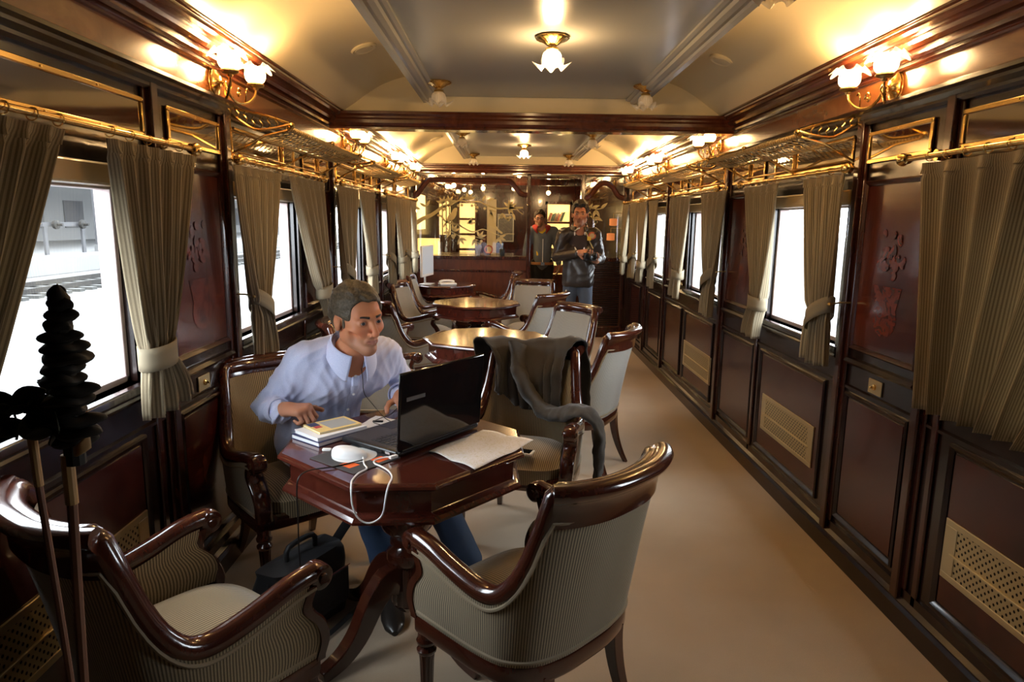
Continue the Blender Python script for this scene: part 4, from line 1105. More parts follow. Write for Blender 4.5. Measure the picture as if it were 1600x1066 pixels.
def snet(prims,lo,hi,res,extra=None):
    lo=np.array(lo,float);hi=np.array(hi,float); n=np.ceil((hi-lo)/res).astype(int)+1
    ax=[(lo[i]+res*np.arange(n[i])).astype(np.float32) for i in range(3)]
    G=np.stack(np.meshgrid(*ax,indexing='ij'),-1); D=ev(prims,G)
    if extra is not None: D=D+extra(G)
    S=D<0
    cs=S[:-1,:-1,:-1]; cnt=sum(S[i:n[0]-1+i,j:n[1]-1+j,k:n[2]-1+k].astype(np.int8) for i in(0,1) for j in(0,1) for k in(0,1))
    act=(cnt>0)&(cnt<8); idx=-np.ones(act.shape,np.int64); cells=np.argwhere(act); idx[act]=np.arange(len(cells))
    acc=np.zeros((len(cells),3)); num=np.zeros(len(cells))
    C8=[(i,j,k) for i in(0,1) for j in(0,1) for k in(0,1)]
    for a in C8:
        for ax_ in range(3):
            if a[ax_]==1: continue
            b=list(a); b[ax_]=1
            da=D[cells[:,0]+a[0],cells[:,1]+a[1],cells[:,2]+a[2]]; db=D[cells[:,0]+b[0],cells[:,1]+b[1],cells[:,2]+b[2]]
            m=(da<0)!=(db<0); t=np.where(m,da/np.where(m,da-db,1),0)
            p=np.array(a,float)[None,:].repeat(len(cells),0); p[:,ax_]+=t
            acc+=p*m[:,None]; num+=m
    V=lo+(cells+acc/np.maximum(num,1)[:,None])*res
    F=[]
    for ax_ in range(3):
        o=[q for q in range(3) if q!=ax_]
        sl0=[slice(None)]*3; sl1=[slice(None)]*3; sl0[ax_]=slice(0,-1); sl1[ax_]=slice(1,None)
        A=S[tuple(sl0)];B=S[tuple(sl1)]; E=np.argwhere(A!=B)
        E=E[(E[:,o[0]]>0)&(E[:,o[1]]>0)&(E[:,o[0]]<n[o[0]]-1)&(E[:,o[1]]<n[o[1]]-1)]
        s=A[E[:,0],E[:,1],E[:,2]]
        q=[]
        for d0,d1 in((-1,-1),(0,-1),(0,0),(-1,0)):
            e=E.copy(); e[:,o[0]]+=d0; e[:,o[1]]+=d1; q.append(idx[e[:,0],e[:,1],e[:,2]])
        q=np.stack(q,1); flip=s if ax_!=1 else ~s
        q[~flip]=q[~flip][:,::-1]; F.append(q)
    F=np.concatenate(F); F=F[(F>=0).all(1)]
    return V,F
def sdf_obj(name,prims,lo,hi,res,m,parent=None,xf=None,noise=None,color=None,extra=None,smooth_it=1):
    V,F=snet(prims,lo,hi,res,extra)
    me=bpy.data.meshes.new(name); me.from_pydata(V.tolist(),[],F.tolist()); me.materials.append(M[m] if isinstance(m,str) else m)
    me.polygons.foreach_set('use_smooth',[True]*len(me.polygons)); me.update()
    if smooth_it:
        bm=bmesh.new(); bm.from_mesh(me)
        for _ in range(smooth_it): bmesh.ops.smooth_vert(bm,verts=bm.verts,factor=.5,use_axis_x=True,use_axis_y=True,use_axis_z=True)
        bm.to_mesh(me); bm.free(); me.update()
    if noise is not None:
        nn=np.zeros(len(me.vertices)*3); me.vertices.foreach_get('normal',nn); nn=nn.reshape(-1,3)
        vv=np.zeros(len(me.vertices)*3); me.vertices.foreach_get('co',vv); vv=vv.reshape(-1,3)
        vv=vv+nn*noise(vv)[:,None]; me.vertices.foreach_set('co',vv.ravel()); me.update()
    if color is not None:
        vv=np.zeros(len(me.vertices)*3); me.vertices.foreach_get('co',vv); vv=vv.reshape(-1,3)
        at_=me.color_attributes.new('Col','FLOAT_COLOR','POINT'); at_.data.foreach_set('color',color(vv).astype(np.float32).ravel())
    if xf is not None: me.transform(xf); me.update()
    o=bpy.data.objects.new(name,me); COL.objects.link(o)
    if parent: o.parent=parent
    return o
def join_into(a,bs):
    # merge meshes bs into mesh object a (same local space), keeping the colour attribute
    bm=bmesh.new(); bm.from_mesh(a.data)
    for b in bs: bm.from_mesh(b.data)
    bm.to_mesh(a.data); bm.free()
    for b in bs: d=b.data; bpy.data.objects.remove(b); bpy.data.meshes.remove(d)
    a.data.polygons.foreach_set('use_smooth',[True]*len(a.data.polygons)); a.data.update(); return a
def folds(amp,freq=1.0,seed=0,dirs=((1,.3,.5),(.2,1,-.6),(.5,-.4,1))):
    rs=np.random.RandomState(seed)
    ph=rs.rand(12)*6.28; kk=rs.randn(12,3); kk/=np.linalg.norm(kk,axis=1)[:,None]
    def f(v):
        w=v+.025*np.sin(v[:,[1,2,0]]*17+ph[:3])+.015*np.sin(v[:,[2,0,1]]*31+ph[3:6])
        s=0
        for i in range(5):
            s=s+(1-2*np.abs(np.sin(w@kk[i]*(14+7*i)*freq+ph[i])))*(.5+.5*np.sin(v@kk[i+5]*6+ph[i+6]))/(1+.35*i)
        return amp*s/2
    return f
# skin
def skinmat(name):
    m=mat(name,(.5,.25,.15),.5,spec=.35); b=BS(m); a=N(m,'ShaderNodeAttribute',attribute_name='Col'); L(m,a.outputs['Color'],b.inputs['Base Color'])
    b.inputs['Subsurface Weight'].default_value=.12; b.inputs['Subsurface Radius'].default_value=(.02,.008,.004); b.inputs['Subsurface Scale'].default_value=.5
    tc=N(m,'ShaderNodeTexCoord'); nn=N(m,'ShaderNodeTexNoise',Scale=320,Detail=3); L(m,tc.outputs['Object'],nn.inputs['Vector'])
    bp=N(m,'ShaderNodeBump',Strength=.12,Distance=.002); L(m,nn.outputs[0],bp.inputs['Height']); L(m,bp.outputs[0],b.inputs['Normal']); return m
M['skin']=skinmat('skin')
M['eyewhite']=mat('eye_white',(.70,.66,.62),.3); M['iris']=mat('iris',(.05,.035,.02),.35); M['pupil']=mat('pupil',(.004,.004,.004),.3)
def hairmat(name,a,b):
    m=mat(name,a,.55,spec=.3); tc=N(m,'ShaderNodeTexCoord'); mp=N(m,'ShaderNodeMapping'); mp.inputs['Scale'].default_value=(1,.35,1); L(m,tc.outputs['Object'],mp.inputs[0])
    n=N(m,'ShaderNodeTexNoise',Scale=130,Detail=4,Distortion=.5); L(m,mp.outputs[0],n.inputs['Vector']); L(m,ramp(m,n.outputs[0],[(.3,c4(a)),(.75,c4(b))]),BS(m).inputs['Base Color'])
    bp=N(m,'ShaderNodeBump',Strength=.6,Distance=.003); L(m,n.outputs[0],bp.inputs['Height']); L(m,bp.outputs[0],BS(m).inputs['Normal']); return m
def head_prims():
    P=[('el',(0,-.018,.040),(.076,.096,.082),0),
       ('el',(0,.022,-.018),(.063,.072,.088),.03),
       ('rc',(0,.064,-.098),(0,.064,-.100),.022,.022,.025),
       ('rc',(.049,-.006,-.055),(.013,.060,-.098),.017,.017,.022),('rc',(-.049,-.006,-.055),(-.013,.060,-.098),.017,.017,.022),
       ('el',(.040,.060,-.022),(.022,.020,.020),.025),('el',(-.040,.060,-.022),(.022,.020,.020),.025),
       ('rc',(-.040,.070,.026),(-.012,.086,.020),.011,.010,.014),('rc',(.040,.070,.026),(.012,.086,.020),.011,.010,.014),
       ('-el',(.031,.100,.003),(.018,.019,.013),.014),('-el',(-.031,.100,.003),(.018,.019,.013),.014),
       ('rc',(0,.086,.014),(0,.114,-.028),.0080,.0112,.009),
       ('el',(0,.112,-.034),(.012,.011,.010),.006),('el',(.0125,.100,-.037),(.0085,.011,.008),.005),('el',(-.0125,.100,-.037),(.0085,.011,.008),.005),
       ('el',(0,.080,-.062),(.030,.016,.020),.012),
       ('rc',(-.020,.086,-.0605),(0,.0945,-.0585),.0040,.0058,.004),('rc',(.020,.086,-.0605),(0,.0945,-.0585),.0040,.0058,.004),
       ('rc',(-.018,.086,-.0675),(0,.0935,-.0705),.0042,.0068,.004),('rc',(.018,.086,-.0675),(0,.0935,-.0705),.0042,.0068,.004),
       ('-rc',(-.023,.092,-.0640),(.023,.092,-.0640),.0016,.0016,.003),
       ('el',(0,.078,-.096),(.020,.016,.015),.012),
       ('-rc',(.019,.101,-.036),(.033,.080,-.066),.0035,.003,.007),('-rc',(-.019,.101,-.036),(-.033,.080,-.066),.0035,.003,.007),
       ('-el',(.050,.052,-.052),(.016,.020,.022),.02),('-el',(-.050,.052,-.052),(.016,.020,.022),.02),
       # lids
       ('el',(.031,.0755,.004),(.0165,.0150,.0125),.004),('el',(-.031,.0755,.004),(.0165,.0150,.0125),.004),
       ('-el',(.031,.092,.0035),(.0138,.013,.0056),.002),('-el',(-.031,.092,.0035),(.0138,.013,.0056),.002),
       # ears
       ('el',(.077,-.012,-.006),(.009,.020,.031),.008),('el',(-.077,-.012,-.006),(.009,.020,.031),.008),
       ('-el',(.087,-.006,-.002),(.007,.010,.017),.004),('-el',(-.087,-.006,-.002),(.007,.010,.017),.004)]
    return P
def head_color(base,stub,lips):
    base=np.array(base);stub=np.array(stub);lips=np.array(lips)
    def f(v):
        n=len(v); c=np.tile(base,(n,1)); x,y,z=v[:,0],v[:,1],v[:,2]
        def mixc(c,t,w): w=np.clip(w,0,1)[:,None]; return c*(1-w)+t*w
        r=np.exp(-(((np.abs(x)-.042)/.02)**2+((z+.03)/.02)**2))*(y>.03); c=mixc(c,base*np.array([1.08,.80,.76]),r*.6)
        r=np.exp(-((x/.02)**2+((z+.03)/.018)**2))*(y>.08); c=mixc(c,base*np.array([1.05,.78,.74]),r*.6)
        s=np.clip((-.045-z)/.02,0,1)*np.clip((y-.0)/.03,0,1); s=np.maximum(s,np.exp(-(((z+.050)/.008)**2+(x/.025)**2))*(y>.07)); c=mixc(c,stub,s*.55*(z>-.13))
        l=np.exp(-((np.abs(z+.0645)/.008)**4+(x/.022)**6))*(y>.083); c=mixc(c,lips,l*.85)
        return np.concatenate([c,np.ones((n,1))],1)
    return f
SKB=(.52,.205,.10)
def make_head(xf,body_parent,base=SKB,stub=(.24,.13,.085),lips=(.34,.12,.09),res=.0026,iris='iris',gaze=(0,0)):
    P=head_prims()+[('rc',(0,-.022,-.07),(0,-.045,-.17),.052,.056,.03)]
    h=sdf_obj('head',P,(-.095,-.125,-.20),(.095,.135,.135),res,'skin',xf=xf,color=head_color(base,stub,lips),smooth_it=1)
    return h
def add_eyes(xf,parent,gaze=(.0,.0)):
    for s in(-1,1):
        c=Vector((s*.031,.0735,.004))
        e=MB(); e.ell(c,(.0135,.0135,.0135),20,14)
        e.v=[tuple(xf@Vector(p)) for p in e.v]; eo=e.build('eye','eyewhite',parent)
        d=Vector((gaze[0],1,gaze[1])).normalized()
        i=MB(); i.lathe([(.0,.0012),(.0058,.0006),(.0062,-.0014)],ax='y',n=20); q=Vector((0,1,0)).rotation_difference(d).to_matrix()
        i.v=[tuple(xf@(c+d*.0132+q@Vector(p))) for p in i.v]; i.build('iris','iris',eo)
        i=MB(); i.lathe([(.0,.0020),(.0026,.0016),(.0028,.0002)],ax='y',n=14); i.v=[tuple(xf@(c+d*.0132+q@Vector(p))) for p in i.v]; i.build('pupil','pupil',eo)
def add_brows(xf,parent,m,w=1.0):
    for s in(-1,1):
        t=MB(); P=crs([(s*.013,.0945,.0235),(s*.026,.0925,.0265),(s*.040,.0830,.0265),(s*.050,.0680,.0205)],14)
        t.tube([xf@Vector(p) for p in P],[lerp(.0052,.0024,k/14)*w for k in range(15)],8,flat=.6); t.build('eyebrow',m,parent)
def hand_prims(M4,side=1,curl=(.5,.6,.7,.8),thumb=.4,spread=.12,scale=1.0):
    """hand in local frame: wrist at origin, fingers along +y, palm faces -z, thumb on +x*side; returned in world"""
    T=lambda p:tuple(M4@(Vector(p)*scale)); R=scale; out=[]
    rot=[list(r) for r in M4.to_3x3().normalized()]
    out.append(('rc',T((0,-.022,0)),T((0,.01,0)),.026*R,.027*R,.0))
    for i,x in enumerate((.030,.010,-.010,-.028)):
        out.append(('rc',T((x*.62*side,.012,0)),T((x*side,.088-.004*abs(i-1),.002)),.0165*R,.0125*R,.014))
    ln=[(.043,.026,.020),(.047,.030,.022),(.043,.028,.021),(.034,.021,.018)]; rad=[.0092,.0095,.009,.0078]
    for i,x in enumerate((.030,.010,-.010,-.028)):
        p=Vector((x*side,.088-.004*abs(i-1),.002)); a=0; c=curl[i]; sx=(1.5-i)*spread*side*.5
        for j in range(3):
            a+=c*(1.0,1.15,.8)[j]; d=Vector((math.sin(sx)*math.cos(a),math.cos(sx)*math.cos(a),-math.sin(a))); q=p+d*ln[i][j]
            r1=rad[i]*(1-.08*j); out.append(('rc',T(p),T(q),r1*R,r1*.9*R,.003 if j else .006)); p=q
    p=Vector((.026*side,.022,-.006))
    d=Vector((side*math.cos(thumb)*.8,.62,-math.sin(thumb)*.8)).normalized()
    for j,(l,r) in enumerate([(.040,.0135),(.032,.0108),(.026,.0095)]):
        q=p+d*l; out.append(('rc',T(p),T(q),r*R,r*.88*R,.010 if j==0 else .003)); p=q
        d=(d+Vector((-side*.28,.28,-.10))).normalized()
    return out
def hand_box(pr,pad=.03):
    P=np.array([p[1] for p in pr]+[p[2] for p in pr]); return P.min(0)-pad,P.max(0)+pad
def flat(base):
    b=np.array(base)
    def f(v):
        c=np.tile(b,(len(v),1)); return np.concatenate([c,np.ones((len(v),1))],1)
    return f
def frame(o,y,up=(0,0,1)):
    """matrix with +y axis along y, z near up"""
    y=Vector(y).normalized(); u=Vector(up); x=y.cross(u).normalized(); z=x.cross(y).normalized()
    m=Matrix((x,y,z)).transposed().to_4x4(); m.translation=Vector(o); return m
# ------------------------------------------------------------------ the seated man
M['shirt']=mat('pale_blue_shirt',(.50,.55,.76),.75,sheen=.2,spec=.2)
tc=N(M['shirt'],'ShaderNodeTexCoord'); wv=N(M['shirt'],'ShaderNodeTexNoise',Scale=500,Detail=1); L(M['shirt'],tc.outputs['Object'],wv.inputs['Vector'])
L(M['shirt'],ramp(M['shirt'],wv.outputs[0],[(.35,c4((.50,.55,.78))),(.65,c4((.63,.66,.86)))]),BS(M['shirt']).inputs['Base Color'])
M['jeans']=mat('blue_jeans',(.045,.075,.14),.85,spec=.2); M['darktrouser']=mat('dark_grey_denim',(.035,.042,.055),.85,spec=.2)
M['hair1']=hairmat('short_greying_hair',(.040,.029,.017),(.125,.098,.066)); M['hair_dark']=hairmat('dark_hair',(.012,.008,.006),(.05,.032,.022))
M['shoe']=mat('dark_shoe_leather',(.02,.015,.012),.4,coat=.3)
HS=1.06
hd=Vector((-.715,2.545,1.128)); yaw=math.radians(-46)   # face direction angle (0=+x)
def headmatrix(c,ang,pitch=0,roll=0,s=1.0):
    # local +y -> horizontal direction ang
    return Matrix.Translation(c)@Matrix.Rotation(ang-PI/2,4,'Z')@Matrix.Rotation(pitch,4,'X')@Matrix.Rotation(roll,4,'Y')@Matrix.Scale(s,4)
HM=headmatrix(hd,yaw,math.radians(-6),math.radians(3),HS)
man=make_head(HM,None); 
# neck/chest and hands belong to the same body mesh
nk=[('rc',(-.725,2.56,1.06),(-.775,2.60,.94),.058,.064,0),('rc',(-.775,2.60,.95),(-.82,2.65,.86),.07,.085,.05),('rc',(-.87,2.63,.95),(-.66,2.70,.95),.05,.05,.05),('rc',(-.93,2.55,.95),(-1.075,2.545,.775),.036,.032,.02),('rc',(-1.075,2.545,.775),(-.985,2.45,.797),.032,.025,.01),('rc',(-.655,2.73,.945),(-.585,2.90,.765),.036,.032,.02),('rc',(-.585,2.90,.765),(-.580,2.68,.795),.032,.025,.01)]
neck=sdf_obj('neck',nk,(-1.14,2.38,.70),(-.50,2.97,1.12),.007,'skin',color=flat(SKB))
# right hand loosely closed on the table corner beside the books
RH=frame((-.970,2.435,.800),(.66,-.30,.06),(-.10,-.15,1)); pr=hand_prims(RH,side=-1,curl=(1.05,1.15,1.2,1.25),thumb=.25,spread=.06,scale=1.04)
lo,hi=hand_box(pr); rh=sdf_obj('rh',pr,lo,hi,.0028,'skin',color=flat((.44,.20,.12)))
LH=frame((-.575,2.66,.795),(.22,-.52,-.05),(.1,0,1)); pr=hand_prims(LH,side=1,curl=(.45,.5,.5,.55),thumb=.2,scale=1.04)
lo,hi=hand_box(pr); lh=sdf_obj('lh',pr,lo,hi,.003,'skin',color=flat((.44,.20,.12)))
join_into(man,[neck,rh,lh]); man.name='person'
tag(man,'seated man with short greying hair in a light blue shirt, working at the laptop','person')
add_eyes(HM,man,gaze=(.10,-.02)); add_brows(HM,man,'hair_dark')
def hair(xf,parent,m,thick=.013,hl=.052,back=-.055,side=.02,nz=.006,seed=0,top=0.):
    P=[('el',(0,-.020,.042),(.078+thick,.098+thick,.084+thick+top),0),('el',(0,-.055,.0),(.068+thick*.6,.062+thick*.6,.07),.02),
       # cut away the face: planes and ellipsoids
       ('-bx',(0,.115,-.055+hl-.052),(.060,.075,.105),.03,.012),('-bx',(0,.085,-.12),(.20,.085,.125),.01,.01),
       ('-el',(.086,.0,-.015),(.03,.030,.036),.008),('-el',(-.086,.0,-.015),(.03,.030,.036),.008),
       ('pl',(0,0,-.062),(0,.55,-1),.01)]
    rs=np.random.RandomState(seed); ph=rs.rand(6)*6
    def nf(v):
        return nz*(.5*np.sin(v[:,0]*160+3*np.sin(v[:,2]*60+ph[0])+ph[1])*np.sin(v[:,1]*90+ph[2])+.6*np.sin(v[:,0]*70+ph[3])*np.sin(v[:,1]*55+v[:,2]*60+ph[4]))
    return sdf_obj('hair',P,(-.115,-.145,-.12),(.115,.11,.16),.0032,m,parent,xf=xf,noise=nf)
hair(HM,man,'hair1',thick=.007,hl=.076,seed=3,nz=.0045,top=.004)
# sideburns
for s in(-1,1):
    t=MB(); t.ell((s*.0690,.017,-.002),(.004,.008,.022),10,8); t.v=[tuple(HM@Vector(p)) for p in t.v]; t.build('sideburn','hair1',man)
# shirt
RSh,LSh=Vector((-.930,2.55,.960)),Vector((-.655,2.730,.955))
REl,LEl=Vector((-1.075,2.545,.775)),Vector((-.585,2.90,.765))
RWr,LWr=Vector((-1.00,2.455,.790)),Vector((-.585,2.70,.795))
fwd=Vector((.55,-.83,0)).normalized(); rgt=Vector((-.83,-.55,0))
P=[('rc',(-1.0,2.82,.56),(-.93,2.75,.72),.145,.145,0),('rc',(-.93,2.75,.72),(-.845,2.665,.90),.148,.125,.08),
   ('rc',tuple(RSh*.8+LSh*.2+Vector((0,0,-.06))),tuple(LSh*.8+RSh*.2+Vector((0,0,-.06))),.096,.096,.08),
   ('rc',tuple(RSh),(-.79,2.625,.995),.066,.058,.05),('rc',tuple(LSh),(-.77,2.63,.995),.066,.058,.05),
   ('rc',tuple(RSh),tuple(REl),.064,.056,.03),('rc',tuple(REl),tuple(RWr),.056,.048,.012),
   ('rc',tuple(LSh),tuple(LEl),.064,.055,.03),('rc',tuple(LEl),tuple(LWr),.054,.042,.012),
   ('rc',tuple(RSh*.5+REl*.5+Vector((.03,.03,-.05))),(-.93,2.66,.80),.05,.08,.05),
   ('-rc',(-.74,2.575,1.06),(-.775,2.60,.955),.062,.050,.012),
   ('-rc',(-.745,2.535,.99),(-.765,2.575,.93),.034,.012,.012)]
ff=folds(.0065,2.3,3)
def sf(v):
    w=ff(v)
    # more folds at elbows and at the waist
    k=1+1.0*np.exp(-(_len(v-np.array(REl))/.12)**2)+.6*np.exp(-((v[:,2]-.72)/.1)**2)
    return w*k
shirt=sdf_obj('shirt',P,(-1.26,2.28,.42),(-.38,3.06,1.10),.0062,'shirt',man,noise=sf)
# collar: stand + two pointed leaves
col=MB(); nc=Vector((-.752,2.578,1.005))
ax=Vector((.05,-.045,.24)).normalized(); fx=(fwd-ax*fwd.dot(ax)).normalized(); rx=fx.cross(ax)
def cpt(a,r,h): return nc+fx*(math.cos(a)*r*1.02)+rx*(math.sin(a)*r)+ax*h
def stand(u,v):
    a=lerp(.42,2*PI-.42,u); return cpt(a,.071+.003*v,lerp(-.030,.022,v)-.022*math.cos(a)*1.0)
col.grid(stand,40,4)
def leaf_(u,v):
    a=lerp(.30,2*PI-.30,u); f=max(0,math.cos(a)); 
    r=.076+.020*v+.004*math.sin(PI*v); drop=lerp(.024,-.026-.050*f**2.2,v); 
    return cpt(a+ (0.0 if a<PI else 0)*v + (.10*v*f*(1 if a<PI else -1)),r+.012*f*v,drop-.022*math.cos(a))
col.grid(leaf_,60,8); o=col.build('collar','shirt',shirt,ang=180); so=o.modifiers.new('s','SOLIDIFY'); so.thickness=.003; so.offset=1
# placket and buttons
from mathutils.bvhtree import BVHTree
def snap(o,pts,d,off=.002):
    dg=bpy.context.evaluated_depsgraph_get(); bv=BVHTree.FromObject(o,dg); out=[]
    for p in pts:
        h=bv.ray_cast(Vector(p),Vector(d))
        out.append(h[0]-Vector(d)*off if h[0] is not None else Vector(p))
    return out
pl=[nc+fwd*.45+Vector((0,0,-.075-k*.013)) for k in range(22)]
sp=snap(shirt,pl,-fwd,.001)
sp=[q for q in sp if (q-nc).length<.42]
t=MB(); a=[p-rgt*.016 for p in sp]; b_=[p+rgt*.016 for p in sp]; c_=[p+fwd*.0045 for p in sp]
for i in range(len(sp)-1):
    t.add([a[i],c_[i]-rgt*.010,c_[i]+rgt*.010,b_[i],a[i+1],c_[i+1]-rgt*.010,c_[i+1]+rgt*.010,b_[i+1]],[(0,1,5,4),(1,2,6,5),(2,3,7,6)])
t.build('placket','shirt',shirt)
for k in (2,8,14):
    if k<len(sp):
        t=MB().lathe([(.0,.002),(.0050,.002),(.0058,.0),(.0050,-.001)],ax='y',n=14); R=Vector((0,1,0)).rotation_difference(fwd).to_matrix(); t.v=[tuple(sp[k]+fwd*.0055+R@Vector(p)) for p in t.v]; t.build('button','white',shirt)
# cuffs and watch
def cuff(c,d,r,parent,m='shirt',h=.05,name='cuff'):
    t=MB(); d=Vector(d).normalized(); x=d.orthogonal().normalized(); y=d.cross(x)
    pr=[(-h/2,r*1.04),(-h/2,r*1.08),(0,r*1.10),(h/2,r*1.08),(h/2,r*1.0),(h/2-.01,r*.92)]
    n=28; vs=[Vector(c)+d*z+x*math.cos(2*PI*k/n)*q+y*math.sin(2*PI*k/n)*q for z,q in pr for k in range(n)]
    fs=[(i*n+k,i*n+(k+1)%n,(i+1)*n+(k+1)%n,(i+1)*n+k) for i in range(len(pr)-1) for k in range(n)]
    t.add(vs,fs); return t.build(name,m,parent)
cuff(RWr-(RWr-REl).normalized()*.012,RWr-REl,.044,shirt); cuff(LWr,LWr-LEl,.044,shirt)
# trousers
P=[('rc',(-1.0,2.88,.54),(-.70,2.42,.555),.095,.075,0),('rc',(-.70,2.42,.555),(-.60,2.48,.12),.072,.058,.02),
   ('rc',(-.90,2.92,.54),(-.52,2.62,.555),.095,.075,.03),('rc',(-.52,2.62,.555),(-.30,2.60,.12),.074,.060,.02),
   ('el',(-1.0,2.90,.55),(.17,.15,.10),.04)]
tr=sdf_obj('jeans',P,(-1.25,2.25,.05),(-.15,3.12,.72),.008,'jeans',man,noise=folds(.006,1,8))
for c,d in(((-.59,2.42,0),(.25,-.97)),((-.27,2.52,0),(.35,-.93))):
    t=MB(); d=Vector((d[0],d[1],0)).normalized(); s_=Vector((-d.y,d.x,0)); C0=Vector(c)
    secs=[(-.10,.034,.075),(-.05,.040,.085),(.03,.042,.065),(.10,.045,.045),(.15,.036,.035),(.175,.012,.02)]
    n=14; vs=[]
    for x_,w_,h_ in secs:
        for k in range(n):
            a=2*PI*k/n; vs.append(C0+d*x_+s_*(w_*math.cos(a))+Vector((0,0,max(0,h_/2+h_/2*math.sin(a)) if math.sin(a)>-.8 else .0)))
    fs=[(i*n+k,i*n+(k+1)%n,(i+1)*n+(k+1)%n,(i+1)*n+k) for i in range(len(secs)-1) for k in range(n)]+[tuple(range(n)),tuple((len(secs)-1)*n+k for k in range(n))]
    t.add(vs,fs).build('shoe','shoe',man)
# ------------------------------------------------------------------ standing photographer
M['leather']=mat('dark_brown_leather',(.030,.022,.018),.32,coat=.25,coat_rough=.3)
M['jeans2']=mat('faded_jeans',(.075,.09,.12),.85,spec=.2)
px,py=.585,7.05
def standing(o,fang,joints,res=.009):
    pass
H2=headmatrix(Vector((px,py-.03,1.575)),math.radians(-98),math.radians(-2),0,1.03)
p2=make_head(H2,None,base=(.42,.20,.125),stub=(.20,.10,.065),lips=(.25,.09,.07),res=.0042)
nk=[('rc',(px,py,1.52),(px,py+.02,1.40),.055,.06,0),('rc',(px,py+.02,1.40),(px,py+.03,1.32),.07,.08,.05),('rc',(px-.12,py+.02,1.36),(px+.12,py+.02,1.36),.05,.05,.03),('rc',(px-.165,py+.01,1.36),(px-.225,py+.02,1.14),.04,.033,.02),('rc',(px-.225,py+.02,1.14),(px-.03,py-.19,1.19),.032,.024,.01),('rc',(px+.165,py+.01,1.36),(px+.22,py,1.13),.04,.033,.02),('rc',(px+.22,py,1.13),(px+.15,py-.18,1.115),.032,.026,.01)]
n2=sdf_obj('neck',nk,(px-.3,py-.26,1.05),(px+.3,py+.2,1.6),.01,'skin',color=flat((.42,.20,.125)))
RH=frame((px-.03,py-.205,1.19),(.75,-.35,.10),(.1,-.8,.7)); pa=hand_prims(RH,side=1,curl=(.55,.6,.65,.7),thumb=.5)
lo,hi=hand_box(pa); h1=sdf_obj('rh',pa,lo,hi,.0045,'skin',color=flat((.40,.19,.12)))
LH=frame((px+.15,py-.21,1.115),(-.45,-.55,.25),(0,-.2,-1)); pb=hand_prims(LH,side=1,curl=(.5,.55,.6,.6),thumb=.5)
lo,hi=hand_box(pb); h2=sdf_obj('lh',pb,lo,hi,.0045,'skin',color=flat((.40,.19,.12)))
join_into(p2,[n2,h1,h2]); p2.name='person'; tag(p2,'standing man in a dark leather jacket holding a camera in the aisle','person')
add_eyes(H2,p2); add_brows(H2,p2,'hair_dark',.9); hair(H2,p2,'hair_dark',thick=.010,hl=.072,seed=5,nz=.005,top=.012)
P=[('bx',(px,py+.02,1.03),(.165,.115,.245),.10,0),('rc',(px-.125,py+.02,1.375),(px+.125,py+.02,1.375),.07,.07,.07),
   ('rc',(px-.165,py+.01,1.37),(px-.225,py+.02,1.14),.066,.055,.03),('rc',(px-.225,py+.02,1.14),(px-.04,py-.19,1.18),.055,.043,.015),
   ('rc',(px+.165,py+.01,1.37),(px+.22,py+.0,1.13),.066,.055,.03),('rc',(px+.22,py+.0,1.13),(px+.15,py-.17,1.11),.055,.045,.015),
   ('-rc',(px,py-.02,1.56),(px,py-.05,1.40),.062,.045,.01),('-bx',(px,py,.72),(.4,.4,.11),.0,.01)]
jk=sdf_obj('leather_jacket',P,(px-.42,py-.36,.76),(px+.42,py+.28,1.5),.009,'leather',p2,noise=folds(.008,1.8,5))
sdf_obj('dark_tee_shirt',[('rc',(px,py+.015,1.1),(px,py+.02,1.33),.105,.098,0),('-rc',(px,py-.02,1.5),(px,py-.03,1.40),.058,.05,.01)],(px-.2,py-.2,.95),(px+.2,py+.2,1.46),.010,mat('maroon_tee',(.035,.022,.022),.85),p2)
t=MB(); t.grid(lambda u,v:(px+(.078+.02*v)*math.sin(lerp(.5,2*PI-.5,u)),py+.0-(.075+.02*v)*math.cos(lerp(.5,2*PI-.5,u)),1.475-.05*v-.03*math.cos(lerp(.5,2*PI-.5,u))),28,4)
o=t.build('jacket_collar','leather',jk,ang=180); so=o.modifiers.new('s','SOLIDIFY'); so.thickness=.006
t=MB()
for sx in(-1,1):
    P_=snap(jk,[(px+sx*.02*(1-k/14)+sx*.035*(1 if k<6 else (1-(k-6)/9)),py-.5,1.44-k*.034) for k in range(8)],(0,1,0),.003); t.tube(P_,.007,6)
t.build('white_scarf_edge','white',jk)
t=MB(); t.ell((0,0,0),(.040,.006,.040),20,10); q=snap(jk,[(px+.125,py-.6,1.36)],(0,1,0),-.001)[0]; t.v=[(a+q.x,b+q.y,c+q.z) for a,b,c in t.v]; em=t.build('round_badge',mat('orange_badge',(.55,.12,.05),.6),jk)
t=MB(); t.lathe([(.018,0),(.026,0),(.026,.004),(.018,.004)],c=(q.x,q.y-.009,q.z),ax='y',n=20); t.build('badge_ring',mat('badge_ring',(.6,.45,.25),.6),em)
P_=snap(jk,[(px+.045+.012*k,py-.6,1.43-k*.025) for k in range(9)],(0,1,0),.006)
P_=[p for p in P_]
t=MB(); t.tube(P_,.007,6,flat=.4); t.build('neck_strap',mat('yellow_white_strap',(.75,.65,.35),.6),jk)
t=MB(); sp_=Vector((px+.08,py-.19,1.335)); t.box(sp_.x-.018,sp_.y-.01,sp_.z-.02,sp_.x+.018,sp_.y+.006,sp_.z+.02); t.build('yellow_tag',mat('yellow_tag',(.75,.5,.05),.5),jk)
P=[('rc',(px-.075,py+.03,.90),(px-.09,py+.02,.50),.085,.060,0),('rc',(px-.09,py+.02,.50),(px-.10,py+.05,.09),.060,.050,.01),
   ('rc',(px+.075,py+.03,.90),(px+.09,py-.06,.50),.085,.062,.03),('rc',(px+.09,py-.06,.50),(px+.09,py-.05,.09),.064,.052,.01)]
